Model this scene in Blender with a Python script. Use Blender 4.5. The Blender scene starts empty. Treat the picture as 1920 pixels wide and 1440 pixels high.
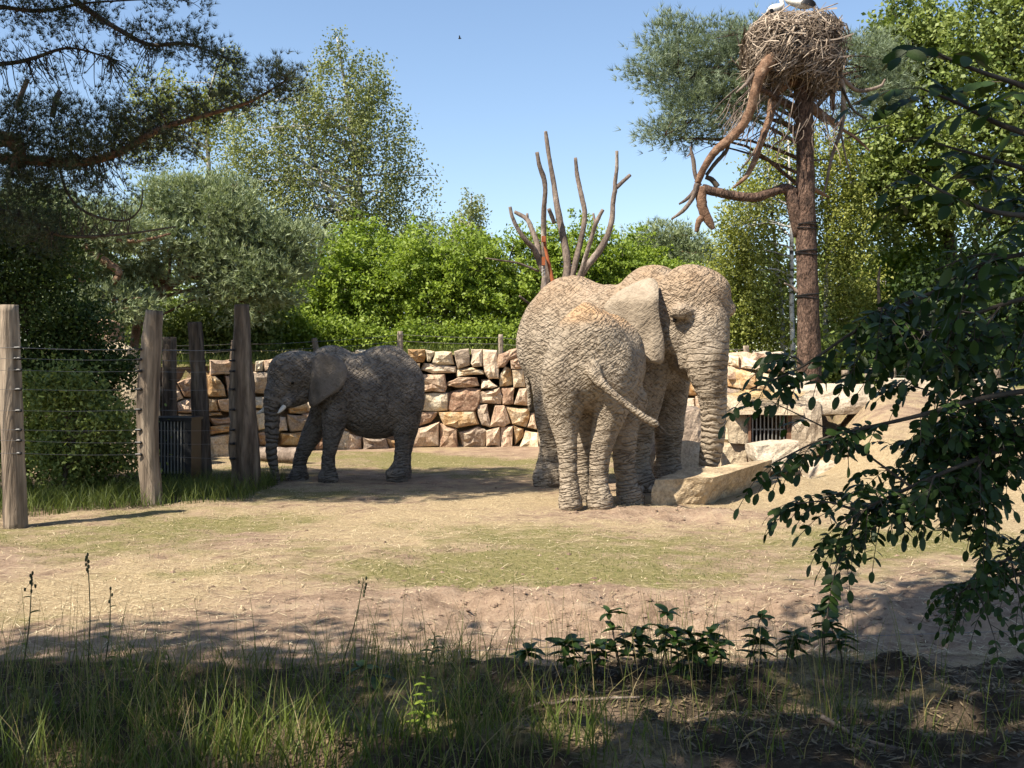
import bpy, math
import numpy as np
from mathutils import Vector

rng = np.random.default_rng(7)
C = bpy.context.scene.collection
sc = bpy.context.scene

# ------------------------------------------------------------------ camera
CAMZ, F, HOR = 1.6, 2000.0, 690.0          # eye height, focal length and horizon row in photo pixels
cam = bpy.data.cameras.new('camera')
cam.sensor_width = 36.0
cam.lens = F / 1920.0 * 36.0
cam.shift_y = -(720.0 - HOR) / 1920.0
cam.clip_start, cam.clip_end = 0.05, 3000.0
camo = bpy.data.objects.new('camera', cam)
camo.location = (0, 0, CAMZ)
camo.rotation_euler = (math.radians(90), 0, 0)
C.objects.link(camo)
sc.camera = camo

# ------------------------------------------------------------------ sky, sun, exposure
SUN_EL = math.radians(52.0)
SUN_AZ = math.radians(233.0)               # compass-like angle of the sun, behind the camera to the left
SUN = np.array([math.cos(SUN_EL) * math.sin(SUN_AZ), math.cos(SUN_EL) * math.cos(SUN_AZ), math.sin(SUN_EL)])
w = bpy.data.worlds.new('World')
sc.world = w
w.use_nodes = True
wn = w.node_tree.nodes
wl = w.node_tree.links
sky = wn.new('ShaderNodeTexSky')
sky.sky_type = 'NISHITA'
sky.sun_disc = False
sky.sun_elevation = SUN_EL
sky.sun_rotation = SUN_AZ
sky.altitude = 50
sky.air_density = 1.0
sky.dust_density = 0.6
sky.ozone_density = 1.5
wl.new(sky.outputs[0], wn['Background'].inputs['Color'])
wn['Background'].inputs['Strength'].default_value = 0.088
sl = bpy.data.lights.new('sun', 'SUN')
sl.energy = 5.0
sl.angle = math.radians(0.53)
sl.color = (1.0, 0.915, 0.78)
so = bpy.data.objects.new('sun', sl)
so.rotation_euler = Vector(-SUN).to_track_quat('-Z', 'Y').to_euler()
so.location = (-20, -20, 30)
C.objects.link(so)
sc.view_settings.view_transform = 'Standard'
sc.view_settings.look = 'None'
sc.view_settings.exposure = 1.2
sc.view_settings.gamma = 1.0
sc.view_settings.use_curve_mapping = False
sc.cycles.max_bounces = 6
sc.cycles.transparent_max_bounces = 4


def P(px, py, Y):
    """photo pixel at depth Y -> world point"""
    return np.array([(px - 960.0) / F * Y, Y, CAMZ - (py - HOR) / F * Y])


def smooth(a, b, x):
    t = np.clip((np.asarray(x, float) - a) / (b - a), 0, 1)
    return t * t * (3 - 2 * t)


# ------------------------------------------------------------------ numpy value noise
_perm = np.random.default_rng(3).permutation(512)
_val = np.random.default_rng(4).random(512) * 2 - 1


def vnoise(p):
    """value noise at points p (N,2 or N,3)"""
    p = np.asarray(p, float)
    if p.shape[1] == 2:
        p = np.concatenate([p, np.zeros((len(p), 1))], 1)
    i = np.floor(p).astype(int)
    f = p - i
    f = f * f * (3 - 2 * f)
    out = 0
    for dx in (0, 1):
        for dy in (0, 1):
            for dz in (0, 1):
                h = _perm[(_perm[(_perm[(i[:, 0] + dx) & 511] + i[:, 1] + dy) & 511] + i[:, 2] + dz) & 511]
                wgt = (f[:, 0] if dx else 1 - f[:, 0]) * (f[:, 1] if dy else 1 - f[:, 1]) * (f[:, 2] if dz else 1 - f[:, 2])
                out = out + wgt * _val[h]
    return out


# ------------------------------------------------------------------ mesh helpers
class MB:
    """collects vertices and faces of one mesh"""
    def __init__(self):
        self.v, self.f, self.t, self.n = [], [], [], 0

    def add(self, v, f, tint=0.5):
        v = np.asarray(v, float)
        self.v.append(v)
        self.t.append(np.full(len(v), tint) if np.isscalar(tint) else np.asarray(tint, float))
        if isinstance(f, np.ndarray):
            self.f.append(f + self.n)
        else:
            by = {}
            for q in f:
                by.setdefault(len(q), []).append(q)
            for q in by.values():
                self.f.append(np.array(q, int) + self.n)
        self.n += len(v)

    def build(self, name, mat, parent=None, base=(0, 0, 0), shade=False, attrs=None):
        v = np.concatenate(self.v) - np.asarray(base, float)
        me = bpy.data.meshes.new(name)
        nl = sum(f.size for f in self.f)
        nf = sum(len(f) for f in self.f)
        me.vertices.add(len(v))
        me.vertices.foreach_set('co', v.astype(np.float32).ravel())
        me.loops.add(nl)
        me.loops.foreach_set('vertex_index', np.concatenate([f.ravel() for f in self.f]).astype(np.int32))
        me.polygons.add(nf)
        sizes = np.concatenate([np.full(len(f), f.shape[1]) for f in self.f])
        start = np.concatenate([[0], np.cumsum(sizes)[:-1]])
        me.polygons.foreach_set('loop_start', start.astype(np.int32))
        me.polygons.foreach_set('use_smooth', np.full(nf, bool(shade)))
        a = me.attributes.new('tint', 'FLOAT', 'POINT')
        a.data.foreach_set('value', np.concatenate(self.t).astype(np.float32))
        for k, arr in (attrs or {}).items():
            a = me.attributes.new(k, 'FLOAT', 'POINT')
            a.data.foreach_set('value', np.asarray(arr, np.float32))
        me.update(calc_edges=True)
        me.validate()
        if mat is not None:
            me.materials.append(mat)
        o = bpy.data.objects.new(name, me)
        C.objects.link(o)
        if parent is not None:
            o.parent = parent
        else:
            o.location = base
        return o


def tag(o, label=None, cat=None, group=None, kind=None):
    if label: o['label'] = label
    if cat: o['category'] = cat
    if group: o['group'] = group
    if kind: o['kind'] = kind
    return o


def thing(name, loc, label, cat, group=None):
    o = bpy.data.objects.new(name, None)
    o.empty_display_size = 0.2
    o.location = tuple(float(c) for c in loc)
    C.objects.link(o)
    return tag(o, label, cat, group)


def spline(pts, n):
    """Catmull-Rom through rows of pts (any columns), n samples"""
    p = np.asarray(pts, float)
    if len(p) == 2:
        t = np.linspace(0, 1, n)[:, None]
        return p[0] * (1 - t) + p[1] * t
    q = np.vstack([2 * p[0] - p[1], p, 2 * p[-1] - p[-2]])
    u = np.linspace(0, len(p) - 1 - 1e-9, n)
    i = u.astype(int)
    t = (u - i)[:, None]
    a, b, c, d = q[i], q[i + 1], q[i + 2], q[i + 3]
    return 0.5 * (2 * b + (c - a) * t + (2 * a - 5 * b + 4 * c - d) * t ** 2 + (3 * b - a - 3 * c + d) * t ** 3)


def tube(mb, path, rad, k=6, tint=0.5, cap=True, rough=0.0, seed=0):
    path = np.asarray(path, float)
    n = len(path)
    rad = np.full(n, rad) if np.isscalar(rad) else np.asarray(rad, float)
    tan = np.gradient(path, axis=0)
    tan /= np.linalg.norm(tan, axis=1, keepdims=True) + 1e-9
    ref = np.array([0.31, 0.17, 0.93]) if abs(tan[0, 2]) < 0.9 else np.array([0.9, 0.3, 0.1])
    u = np.cross(tan, ref)
    u /= np.linalg.norm(u, axis=1, keepdims=True) + 1e-9
    v = np.cross(tan, u)
    a = np.linspace(0, 2 * np.pi, k, endpoint=False)
    r = rad[:, None] * np.ones(k)
    if rough:
        rr = np.random.default_rng(seed)
        lob = 1 + rough * (rr.random(k) - 0.5) * 1.2
        r = r * lob * (1 + rough * (rr.random((n, k)) - 0.5))
    ring = path[:, None, :] + r[..., None] * (np.cos(a)[None, :, None] * u[:, None, :] + np.sin(a)[None, :, None] * v[:, None, :])
    V = ring.reshape(-1, 3)
    i = np.arange(n - 1)[:, None] * k
    j = np.arange(k)[None, :]
    j2 = (j + 1) % k
    Fq = np.stack([i + j, i + j2, i + k + j2, i + k + j], -1).reshape(-1, 4)
    mb.add(V, Fq, tint)
    if cap:
        b = mb.n - n * k
        mb.f.append(np.array([list(range(b + k - 1, b - 1, -1))]))
        mb.f.append(np.array([[b + (n - 1) * k + q for q in range(k)]]))


def rand_dirs(n, r=None):
    r = r or rng
    d = r.normal(size=(n, 3))
    return d / (np.linalg.norm(d, axis=1, keepdims=True) + 1e-9)


def leaf_quads(mb, pts, size, r, droop=None, aspect=0.6, tint=None, up=0.0):
    """one pointed four-cornered leaf per point"""
    n = len(pts)
    d = rand_dirs(n, r)
    if droop is not None:
        d = d + np.array(droop)
        d /= np.linalg.norm(d, axis=1, keepdims=True)
    e = rand_dirs(n, r)
    if up:
        nn = e + up * (0.65 * SUN + np.array([0, 0, 0.45]))
        e = np.cross(d, nn)
    s = np.cross(d, e) if not up else e
    s /= np.linalg.norm(s, axis=1, keepdims=True) + 1e-9
    L = (size * (0.7 + 0.6 * r.random(n)))[:, None]
    a = pts - d * L * 0.5
    b = pts + s * L * aspect * 0.5 - d * L * 0.06
    c = pts + d * L * 0.5
    e2 = pts - s * L * aspect * 0.5 - d * L * 0.06
    V = np.stack([a, b, c, e2], 1).reshape(-1, 3)
    Fq = np.arange(4 * n).reshape(-1, 4)
    if tint is None:
        tint = r.random(n)
    mb.add(V, Fq, np.repeat(np.clip(tint, 0, 1), 4))


def needle_tufts(mb, pts, dirs, length, width, m, r, spread=0.9, tint=None):
    """m thin needles around each point"""
    n = len(pts)
    d = np.repeat(dirs, m, 0) + spread * rand_dirs(n * m, r)
    d /= np.linalg.norm(d, axis=1, keepdims=True) + 1e-9
    s = np.cross(d, rand_dirs(n * m, r))
    s /= np.linalg.norm(s, axis=1, keepdims=True) + 1e-9
    p = np.repeat(pts, m, 0)
    L = (length * (0.7 + 0.6 * r.random(n * m)))[:, None]
    V = np.stack([p - s * width * 0.5, p + s * width * 0.5, p + d * L], 1).reshape(-1, 3)
    t = np.repeat(r.random(n) if tint is None else tint, m * 3)
    mb.add(V, np.arange(3 * n * m).reshape(-1, 3), np.clip(t, 0, 1))


# ------------------------------------------------------------------ materials
def newmat(name):
    m = bpy.data.materials.new(name)
    m.use_nodes = True
    nt = m.node_tree
    b = nt.nodes['Principled BSDF']
    b.inputs['Specular IOR Level'].default_value = 0.25
    return m, nt, b


def ramp(nt, cols, interp='LINEAR'):
    r = nt.nodes.new('ShaderNodeValToRGB')
    r.color_ramp.interpolation = interp
    el = r.color_ramp.elements
    while len(el) < len(cols):
        el.new(0.5)
    for e, (p, c) in zip(el, cols):
        e.position = p
        e.color = (*c, 1)
    return r


def coords(nt, stretch=(1, 1, 1)):
    tc = nt.nodes.new('ShaderNodeTexCoord')
    mp = nt.nodes.new('ShaderNodeMapping')
    mp.inputs['Scale'].default_value = stretch
    nt.links.new(tc.outputs['Object'], mp.inputs['Vector'])
    return mp.outputs[0]


def noise(nt, vec, scale, detail=4, rough=0.55, dist=0.0):
    n = nt.nodes.new('ShaderNodeTexNoise')
    n.inputs['Scale'].default_value = scale
    n.inputs['Detail'].default_value = detail
    n.inputs['Roughness'].default_value = rough
    n.inputs['Distortion'].default_value = dist
    if vec is not None:
        nt.links.new(vec, n.inputs['Vector'])
    return n.outputs['Fac']


def math_node(nt, op, a, b=None, clamp=False):
    n = nt.nodes.new('ShaderNodeMath')
    n.operation = op
    n.use_clamp = clamp
    for i, x in enumerate((a, b)):
        if x is None: continue
        if isinstance(x, (int, float)): n.inputs[i].default_value = x
        else: nt.links.new(x, n.inputs[i])
    return n.outputs[0]


def mixcol(nt, fac, a, b, mode='MIX'):
    n = nt.nodes.new('ShaderNodeMix')
    n.data_type = 'RGBA'
    n.blend_type = mode
    for s, x in ((n.inputs['Factor'], fac), (n.inputs[6], a), (n.inputs[7], b)):
        if isinstance(x, (int, float)): s.default_value = x
        elif isinstance(x, tuple): s.default_value = (*x, 1)
        else: nt.links.new(x, s)
    return n.outputs[2]


def attr(nt, name):
    n = nt.nodes.new('ShaderNodeAttribute')
    n.attribute_name = name
    return n.outputs['Fac']


def bump(nt, b, h, strength, dist, prev=None):
    n = nt.nodes.new('ShaderNodeBump')
    n.inputs['Strength'].default_value = strength
    n.inputs['Distance'].default_value = dist
    nt.links.new(h, n.inputs['Height'])
    if prev is not None:
        nt.links.new(prev, n.inputs['Normal'])
    if b is not None:
        nt.links.new(n.outputs[0], b.inputs['Normal'])
    return n.outputs[0]


def m_noise(name, cols, scale=4, rough=0.9, stretch=(1, 1, 1), bmp=None, detail=6, rnd=0.0, fine=None, tint=0.0):
    m, nt, b = newmat(name)
    v = coords(nt, stretch)
    if rnd:
        oi = nt.nodes.new('ShaderNodeObjectInfo')
        va = nt.nodes.new('ShaderNodeVectorMath')
        va.operation = 'ADD'
        sc_ = math_node(nt, 'MULTIPLY', oi.outputs['Random'], 37.0)
        nt.links.new(v, va.inputs[0])
        nt.links.new(sc_, va.inputs[1])
        v = va.outputs[0]
    f = noise(nt, v, scale, detail)
    if rnd:
        f = math_node(nt, 'ADD', f, math_node(nt, 'MULTIPLY', math_node(nt, 'SUBTRACT', oi.outputs['Random'], 0.5), rnd))
    if tint:
        f = math_node(nt, 'ADD', f, math_node(nt, 'MULTIPLY', math_node(nt, 'SUBTRACT', attr(nt, 'tint'), 0.5), tint))
    r = ramp(nt, cols)
    nt.links.new(f, r.inputs[0])
    col = r.outputs[0]
    if fine:
        f2 = noise(nt, v, fine[0], 3)
        r2 = ramp(nt, [(0.35, (1 - fine[1],) * 3), (0.65, (1.0,) * 3)])
        nt.links.new(f2, r2.inputs[0])
        col = mixcol(nt, 1.0, col, r2.outputs[0], 'MULTIPLY')
    nt.links.new(col, b.inputs['Base Color'])
    b.inputs['Roughness'].default_value = rough
    if bmp:
        bump(nt, b, noise(nt, v, bmp[0], 6, 0.6), bmp[1], bmp[2])
    return m


def m_leaf(name, c0, c1, trans=0.35, rough=0.55, patch=0.0, spec=0.3, c2=None):
    m, nt, b = newmat(name)
    f = attr(nt, 'tint')
    if patch:
        f = math_node(nt, 'ADD', f, math_node(nt, 'MULTIPLY', math_node(nt, 'SUBTRACT', noise(nt, coords(nt), 0.9, 2), 0.5), patch), True)
    r = ramp(nt, [(0.0, c0), (1.0, c1)] if c2 is None else [(0.0, c0), (0.72, c1), (0.80, c2), (1.0, c2)])
    nt.links.new(f, r.inputs[0])
    nt.links.new(r.outputs[0], b.inputs['Base Color'])
    b.inputs['Roughness'].default_value = rough
    b.inputs['Specular IOR Level'].default_value = spec
    tr = nt.nodes.new('ShaderNodeBsdfTranslucent')
    tcol = mixcol(nt, 1.0, r.outputs[0], (1.0, 1.05, 0.55), 'MULTIPLY')
    nt.links.new(tcol, tr.inputs['Color'])
    mx = nt.nodes.new('ShaderNodeMixShader')
    mx.inputs[0].default_value = trans
    nt.links.new(b.outputs[0], mx.inputs[1])
    nt.links.new(tr.outputs[0], mx.inputs[2])
    nt.links.new(mx.outputs[0], nt.nodes['Material Output'].inputs['Surface'])
    return m


def m_plain(name, c, rough=0.6, metal=0.0):
    m, nt, b = newmat(name)
    b.inputs['Base Color'].default_value = (*c, 1)
    b.inputs['Roughness'].default_value = rough
    b.inputs['Metallic'].default_value = metal
    return m
# ================================================================== materials of the place
GROUND_M = None
M_STONE = []


def mat_ground():
    m, nt, b = newmat('ground')
    v = coords(nt)
    big = noise(nt, v, 0.55, 5, 0.6, 0.4)
    mid = noise(nt, v, 3.2, 6, 0.65)
    fin = noise(nt, v, 30.0, 6, 0.8)
    vs = coords(nt, (1.0, 2.6, 1.0))
    str_ = noise(nt, vs, 42.0, 3, 0.7, 1.2)
    sand = ramp(nt, [(0.34, (0.150, 0.098, 0.066)), (0.5, (0.324, 0.230, 0.160)), (0.66, (0.442, 0.334, 0.240))])
    nt.links.new(math_node(nt, 'ADD', math_node(nt, 'MULTIPLY', mid, 0.6), math_node(nt, 'MULTIPLY', fin, 0.4)), sand.inputs[0])
    straw = ramp(nt, [(0.36, (0.206, 0.146, 0.080)), (0.5, (0.394, 0.300, 0.178)), (0.64, (0.564, 0.451, 0.282))])
    nt.links.new(str_, straw.inputs[0])
    grass = ramp(nt, [(0.36, (0.104, 0.098, 0.036)), (0.5, (0.212, 0.188, 0.077)), (0.64, (0.376, 0.306, 0.164))])
    nt.links.new(math_node(nt, 'ADD', math_node(nt, 'MULTIPLY', fin, 0.55), math_node(nt, 'MULTIPLY', str_, 0.45)), grass.inputs[0])
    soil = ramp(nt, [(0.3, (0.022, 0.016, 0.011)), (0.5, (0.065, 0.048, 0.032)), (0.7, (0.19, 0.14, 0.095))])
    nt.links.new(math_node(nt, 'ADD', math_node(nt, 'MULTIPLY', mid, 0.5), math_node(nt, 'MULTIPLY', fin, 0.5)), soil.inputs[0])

    def mask(name, wob, lo, hi):
        a = math_node(nt, 'ADD', attr(nt, name), math_node(nt, 'MULTIPLY', math_node(nt, 'SUBTRACT', wob, 0.5), 1.5))
        r = ramp(nt, [(lo, (0, 0, 0)), (hi, (1, 1, 1))])
        nt.links.new(a, r.inputs[0])
        return r.outputs[0]
    c = mixcol(nt, mask('straw', mid, 0.36, 0.72), sand.outputs[0], straw.outputs[0])
    c = mixcol(nt, mask('grass', noise(nt, v, 2.1, 7, 0.7), 0.38, 0.75), c, grass.outputs[0])
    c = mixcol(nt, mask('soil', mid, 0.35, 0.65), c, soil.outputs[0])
    nt.links.new(c, b.inputs['Base Color'])
    b.inputs['Roughness'].default_value = 0.95
    b.inputs['Specular IOR Level'].default_value = 0.1
    n1 = bump(nt, None, mid, 0.5, 0.11)
    bump(nt, b, math_node(nt, 'ADD', fin, str_), 0.75, 0.032, n1)
    return m


def mat_stone(name, cols, scale):
    m, nt, b = newmat(name)
    v0 = coords(nt)
    oi = nt.nodes.new('ShaderNodeObjectInfo')
    va = nt.nodes.new('ShaderNodeVectorMath')
    nt.links.new(v0, va.inputs[0])
    nt.links.new(math_node(nt, 'MULTIPLY', oi.outputs['Random'], 53.0), va.inputs[1])
    v = va.outputs[0]
    f = math_node(nt, 'ADD', noise(nt, v, scale, 7, 0.68, 0.7), math_node(nt, 'MULTIPLY', math_node(nt, 'SUBTRACT', oi.outputs['Random'], 0.5), 0.34))
    r = ramp(nt, cols)
    nt.links.new(f, r.inputs[0])
    vein = nt.nodes.new('ShaderNodeTexVoronoi')
    vein.feature = 'DISTANCE_TO_EDGE'
    vein.inputs['Scale'].default_value = 4.5
    wob = nt.nodes.new('ShaderNodeVectorMath')
    nn = nt.nodes.new('ShaderNodeTexNoise')
    nn.inputs['Scale'].default_value = 5
    nt.links.new(v, nn.inputs['Vector'])
    nt.links.new(v, wob.inputs[0])
    nt.links.new(nn.outputs['Color'], wob.inputs[1])
    nt.links.new(wob.outputs[0], vein.inputs['Vector'])
    vr = ramp(nt, [(0.0, (1, 1, 1)), (0.022, (0, 0, 0))])
    nt.links.new(vein.outputs['Distance'], vr.inputs[0])
    vm = math_node(nt, 'MULTIPLY', vr.outputs[0], math_node(nt, 'MULTIPLY', noise(nt, v, 2.2, 2), 0.75))
    c = mixcol(nt, vm, r.outputs[0], (0.72, 0.62, 0.48))
    sp = ramp(nt, [(0.36, (0.62,) * 3), (0.6, (1.0,) * 3)])
    nt.links.new(noise(nt, v, 30, 4, 0.7), sp.inputs[0])
    c = mixcol(nt, 1.0, c, sp.outputs[0], 'MULTIPLY')
    nt.links.new(c, b.inputs['Base Color'])
    b.inputs['Roughness'].default_value = 0.9
    n1 = bump(nt, None, noise(nt, v, 5.0, 6, 0.65), 0.55, 0.12)
    bump(nt, b, noise(nt, v, 26.0, 5, 0.7), 0.5, 0.03, n1)
    return m


GROUND_M = mat_ground()
M_PINKST = mat_stone('stone_pink', [(0.26, (0.26, 0.15, 0.095)), (0.42, (0.47, 0.32, 0.215)), (0.58, (0.62, 0.475, 0.34)), (0.8, (0.68, 0.575, 0.44))], 3.0)
M_OCHRE = mat_stone('stone_ochre', [(0.28, (0.34, 0.18, 0.07)), (0.42, (0.52, 0.34, 0.17)), (0.55, (0.62, 0.50, 0.34)), (0.8, (0.70, 0.63, 0.49))], 3.4)
M_GREYST = mat_stone('stone_grey', [(0.25, (0.19, 0.145, 0.115)), (0.42, (0.37, 0.285, 0.215)), (0.6, (0.53, 0.415, 0.30)), (0.8, (0.62, 0.52, 0.40))], 2.6)
M_BOULD = mat_stone('boulder_sandstone', [(0.25, (0.20, 0.155, 0.105)), (0.45, (0.38, 0.30, 0.205)), (0.62, (0.52, 0.425, 0.29)), (0.85, (0.62, 0.53, 0.40))], 2.4)
M_SLABB = mat_stone('boulder_slab', [(0.25, (0.26, 0.19, 0.115)), (0.42, (0.44, 0.335, 0.21)), (0.55, (0.55, 0.43, 0.28)), (0.62, (0.60, 0.42, 0.22)), (0.85, (0.66, 0.57, 0.43))], 3.2)
M_PALE = mat_stone('boulder_pale', [(0.25, (0.30, 0.235, 0.165)), (0.5, (0.47, 0.385, 0.285)), (0.8, (0.58, 0.50, 0.39))], 2.2)
M_BARK = m_noise('bark_pine', [(0.3, (0.055, 0.035, 0.026)), (0.5, (0.145, 0.088, 0.062)), (0.7, (0.25, 0.16, 0.115))], 9, stretch=(1, 1, 0.45), bmp=(22, 1.0, 0.09), fine=(32, 0.7))
M_BARKO = m_noise('bark_orange', [(0.3, (0.085, 0.048, 0.030)), (0.5, (0.20, 0.115, 0.070)), (0.72, (0.34, 0.235, 0.16))], 6, bmp=(18, 0.7, 0.04), fine=(40, 0.4))
M_BIRCHB = m_noise('bark_birch', [(0.38, (0.05, 0.045, 0.04)), (0.47, (0.42, 0.40, 0.37)), (0.7, (0.62, 0.60, 0.56))], 5, stretch=(1, 1, 2.2), bmp=(12, 0.3, 0.02))
M_DARKB = m_noise('bark_dark', [(0.3, (0.03, 0.024, 0.018)), (0.7, (0.10, 0.08, 0.06))], 8, stretch=(1, 1, 0.4), bmp=(14, 0.6, 0.03))
M_DEAD = m_noise('dead_wood', [(0.3, (0.085, 0.062, 0.05)), (0.5, (0.19, 0.145, 0.115)), (0.62, (0.27, 0.215, 0.175)), (0.72, (0.52, 0.45, 0.38))], 3.2, stretch=(1, 1, 0.5), bmp=(18, 0.8, 0.03), fine=(30, 0.45))
M_POST = m_noise('weathered_timber', [(0.3, (0.10, 0.075, 0.055)), (0.5, (0.265, 0.205, 0.15)), (0.72, (0.42, 0.345, 0.26))], 7, stretch=(1, 1, 0.09), bmp=(14, 0.9, 0.05), fine=(24, 0.55), rnd=0.25)
M_TWIG = m_noise('nest_twigs', [(0.3, (0.085, 0.062, 0.045)), (0.55, (0.235, 0.18, 0.135)), (0.8, (0.43, 0.35, 0.27))], 7, tint=0.7)
M_STRAW = m_leaf('straw', (0.26, 0.18, 0.10), (0.76, 0.64, 0.42), 0.12, 0.6)
M_HAY = m_leaf('hay', (0.30, 0.20, 0.09), (0.56, 0.42, 0.22), 0.15, 0.6)
M_WIRE = m_plain('wire_steel', (0.22, 0.21, 0.20), 0.45, 0.7)
M_BLACK = m_plain('black_plastic', (0.012, 0.012, 0.013), 0.45)
M_STEEL = m_noise('rusty_steel', [(0.35, (0.055, 0.035, 0.025)), (0.6, (0.21, 0.11, 0.065)), (0.75, (0.30, 0.19, 0.12))], 6, rough=0.7, bmp=(40, 0.3, 0.01))
M_BAR = m_plain('galvanised_bar', (0.24, 0.23, 0.215), 0.5, 0.5)
M_EARTH = m_noise('earth', [(0.3, (0.035, 0.026, 0.018)), (0.7, (0.11, 0.08, 0.055))], 4, bmp=(8, 0.8, 0.1))

# ================================================================== terrain
WX = np.array([-30, -10.15, -5.92, -4.08, -1.73, 0.44, 2.56, 4.09, 5.4, 7.5, 30])
WY = np.array([14.0, 17.5, 18.8, 20.4, 21.6, 21.9, 20.5, 18.6, 18.0, 18.4, 20.0])
ZX = np.array([-30, -10, -5.9, -1.7, 0.44, 2.5, 4.1, 5.4, 9, 30])
ZT = np.array([1.5, 1.6, 1.68, 1.92, 1.97, 1.85, 1.55, 1.15, 1.15, 1.15])
_s = np.linspace(0, 1, 2000)
_k = np.linspace(-12, 7.5, 4000)
_pp = 960 + _k / np.interp(_k, WX, WY) * F
_o = np.argsort(_pp)


def wallY(px):
    return np.interp(px, _pp[_o], np.interp(_k, WX, WY)[_o])


def H(X, Y, detail=True):
    X = np.asarray(X, float)
    Y = np.asarray(Y, float)
    sh = np.broadcast(X, Y).shape
    X = np.broadcast_to(X, sh).ravel()
    Y = np.broadcast_to(Y, sh).ravel()
    q = np.stack([X, Y], 1)
    z = 0.035 * vnoise(q * 0.55) + 0.012 * vnoise(q * 1.9 + 9)
    yw = np.interp(X, WX, WY)
    zt = np.interp(X, ZX, ZT)
    emb = smooth(yw + 0.15, yw + 0.6, Y) * (zt + 0.35 * smooth(yw + 0.8, yw + 7, Y) * smooth(5.5, 3.5, X))
    xb = 3.55 + (Y - 13) * 0.27
    toe = np.interp(X, [3, 5, 8, 30], [13.4, 11.4, 9.8, 8])
    mound = smooth(0, 1.3, X - xb) * 1.2 * smooth(0, 1, (Y - toe) / np.maximum(18.0 - toe, 1))
    z = z + np.maximum(emb, mound)
    z += 0.17 * np.exp(-((X - 3.55) ** 2 + (Y - 13.7) ** 2) / 0.9)
    z += 0.13 * smooth(5.75, 5.2, Y + 0.15 * vnoise(q * 1.3 + 31)) * smooth(-1.5, 0.2, X)      # lip of the bank
    if detail:
        near = smooth(25, 9, Y)
        z += near * (0.010 * vnoise(q * 5.0) + 0.006 * vnoise(q * 13.0))
        rough = np.exp(-((X - 1.9) / 1.9) ** 2 - ((Y - 6.75) / 0.75) ** 2) + 0.8 * np.exp(-((X + 0.1) / 0.9) ** 2 - ((Y - 7.2) / 0.6) ** 2)
        rough += 0.8 * np.exp(-((X - 1.75) / 0.9) ** 2 - ((Y - 11.6) / 0.5) ** 2)
        rough += 0.6 * smooth(5.9, 5.2, Y)
        z += rough * (0.075 * vnoise(q * 2.6 + 5) + 0.075 * (np.abs(vnoise(q * 4.2 + 2)) - 0.25) + 0.045 * (np.abs(vnoise(q * 9.0 + 7)) - 0.25) + 0.03 * vnoise(q * 16.0))
    return z.reshape(sh)


def G(px, py):
    """where the sight line through a photo pixel meets the ground"""
    Y = np.linspace(2.5, 40, 6000)
    X = (px - 960) / F * Y
    Z = CAMZ - (py - HOR) / F * Y
    d = Z - H(X, Y, False)
    i = np.argmax(d < 0) if (d < 0).any() else len(Y) - 1
    return np.array([X[i], Y[i], H(X[i], Y[i])])


def grass_mask(X, Y):
    q = np.stack([np.ravel(X), np.ravel(Y)], 1)
    g = 0.30 + 0.34 * vnoise(q * 0.5 + 70) + 0.16 * vnoise(q * 1.6 + 3)
    g = g.reshape(np.shape(X))
    for cx, cy, rx, ry, a in ((2.2, 8.9, 2.6, 1.1, .38), (-2.6, 9.6, 2.4, 1.2, .35), (-1.3, 8.0, 1.8, .6, .35), (3.6, 10.2, 1.8, .8, .25), (-3.2, 11.2, 2.2, .6, .25),
                              (-0.5, 18.2, 5.0, 1.8, .55), (-2.6, 13.6, 2.0, .7, .5), (1.2, 7.9, 1.5, .4, .3),
                              (0.0, 7.1, 1.4, .7, -.7), (2.0, 6.7, 2.4, .8, -.8), (0.6, 13.0, 2.0, 1.2, -.5), (1.8, 11.6, 1.6, .7, -.7), (-1.2, 14.7, 3.5, .6, -.35), (0.3, 21.0, 6, .6, -.5), (5.5, 15, 2, 3, -.9), (-1.0, 11.8, 1.5, .8, -.35)):
        g = g + a * np.exp(-((X - cx) / rx) ** 2 - ((Y - cy) / ry) ** 2)
    yw = np.interp(X, WX, WY)
    g = np.where(Y > yw + 0.5, 0.95, g)
    return np.clip(g, 0, 1)


def straw_mask(X, Y):
    q = np.stack([np.ravel(X), np.ravel(Y)], 1)
    s = (0.42 + 0.3 * vnoise(q * 0.7 + 20)).reshape(np.shape(X))
    for cx, cy, rx, ry, a in ((0.3, 12.6, 2.4, 1.4, .45), (-3, 7.5, 2.5, .9, .35), (4.5, 13.5, 2.0, 3.0, .45), (-0.5, 11, 3, 1, .2), (2, 6.7, 2.4, .8, -.35), (0, 7.1, 1.4, .7, -.45), (1.7, 11.7, 1.3, .5, -.6)):
        s = s + a * np.exp(-((X - cx) / rx) ** 2 - ((Y - cy) / ry) ** 2)
    return np.clip(s, 0, 1)


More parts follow.
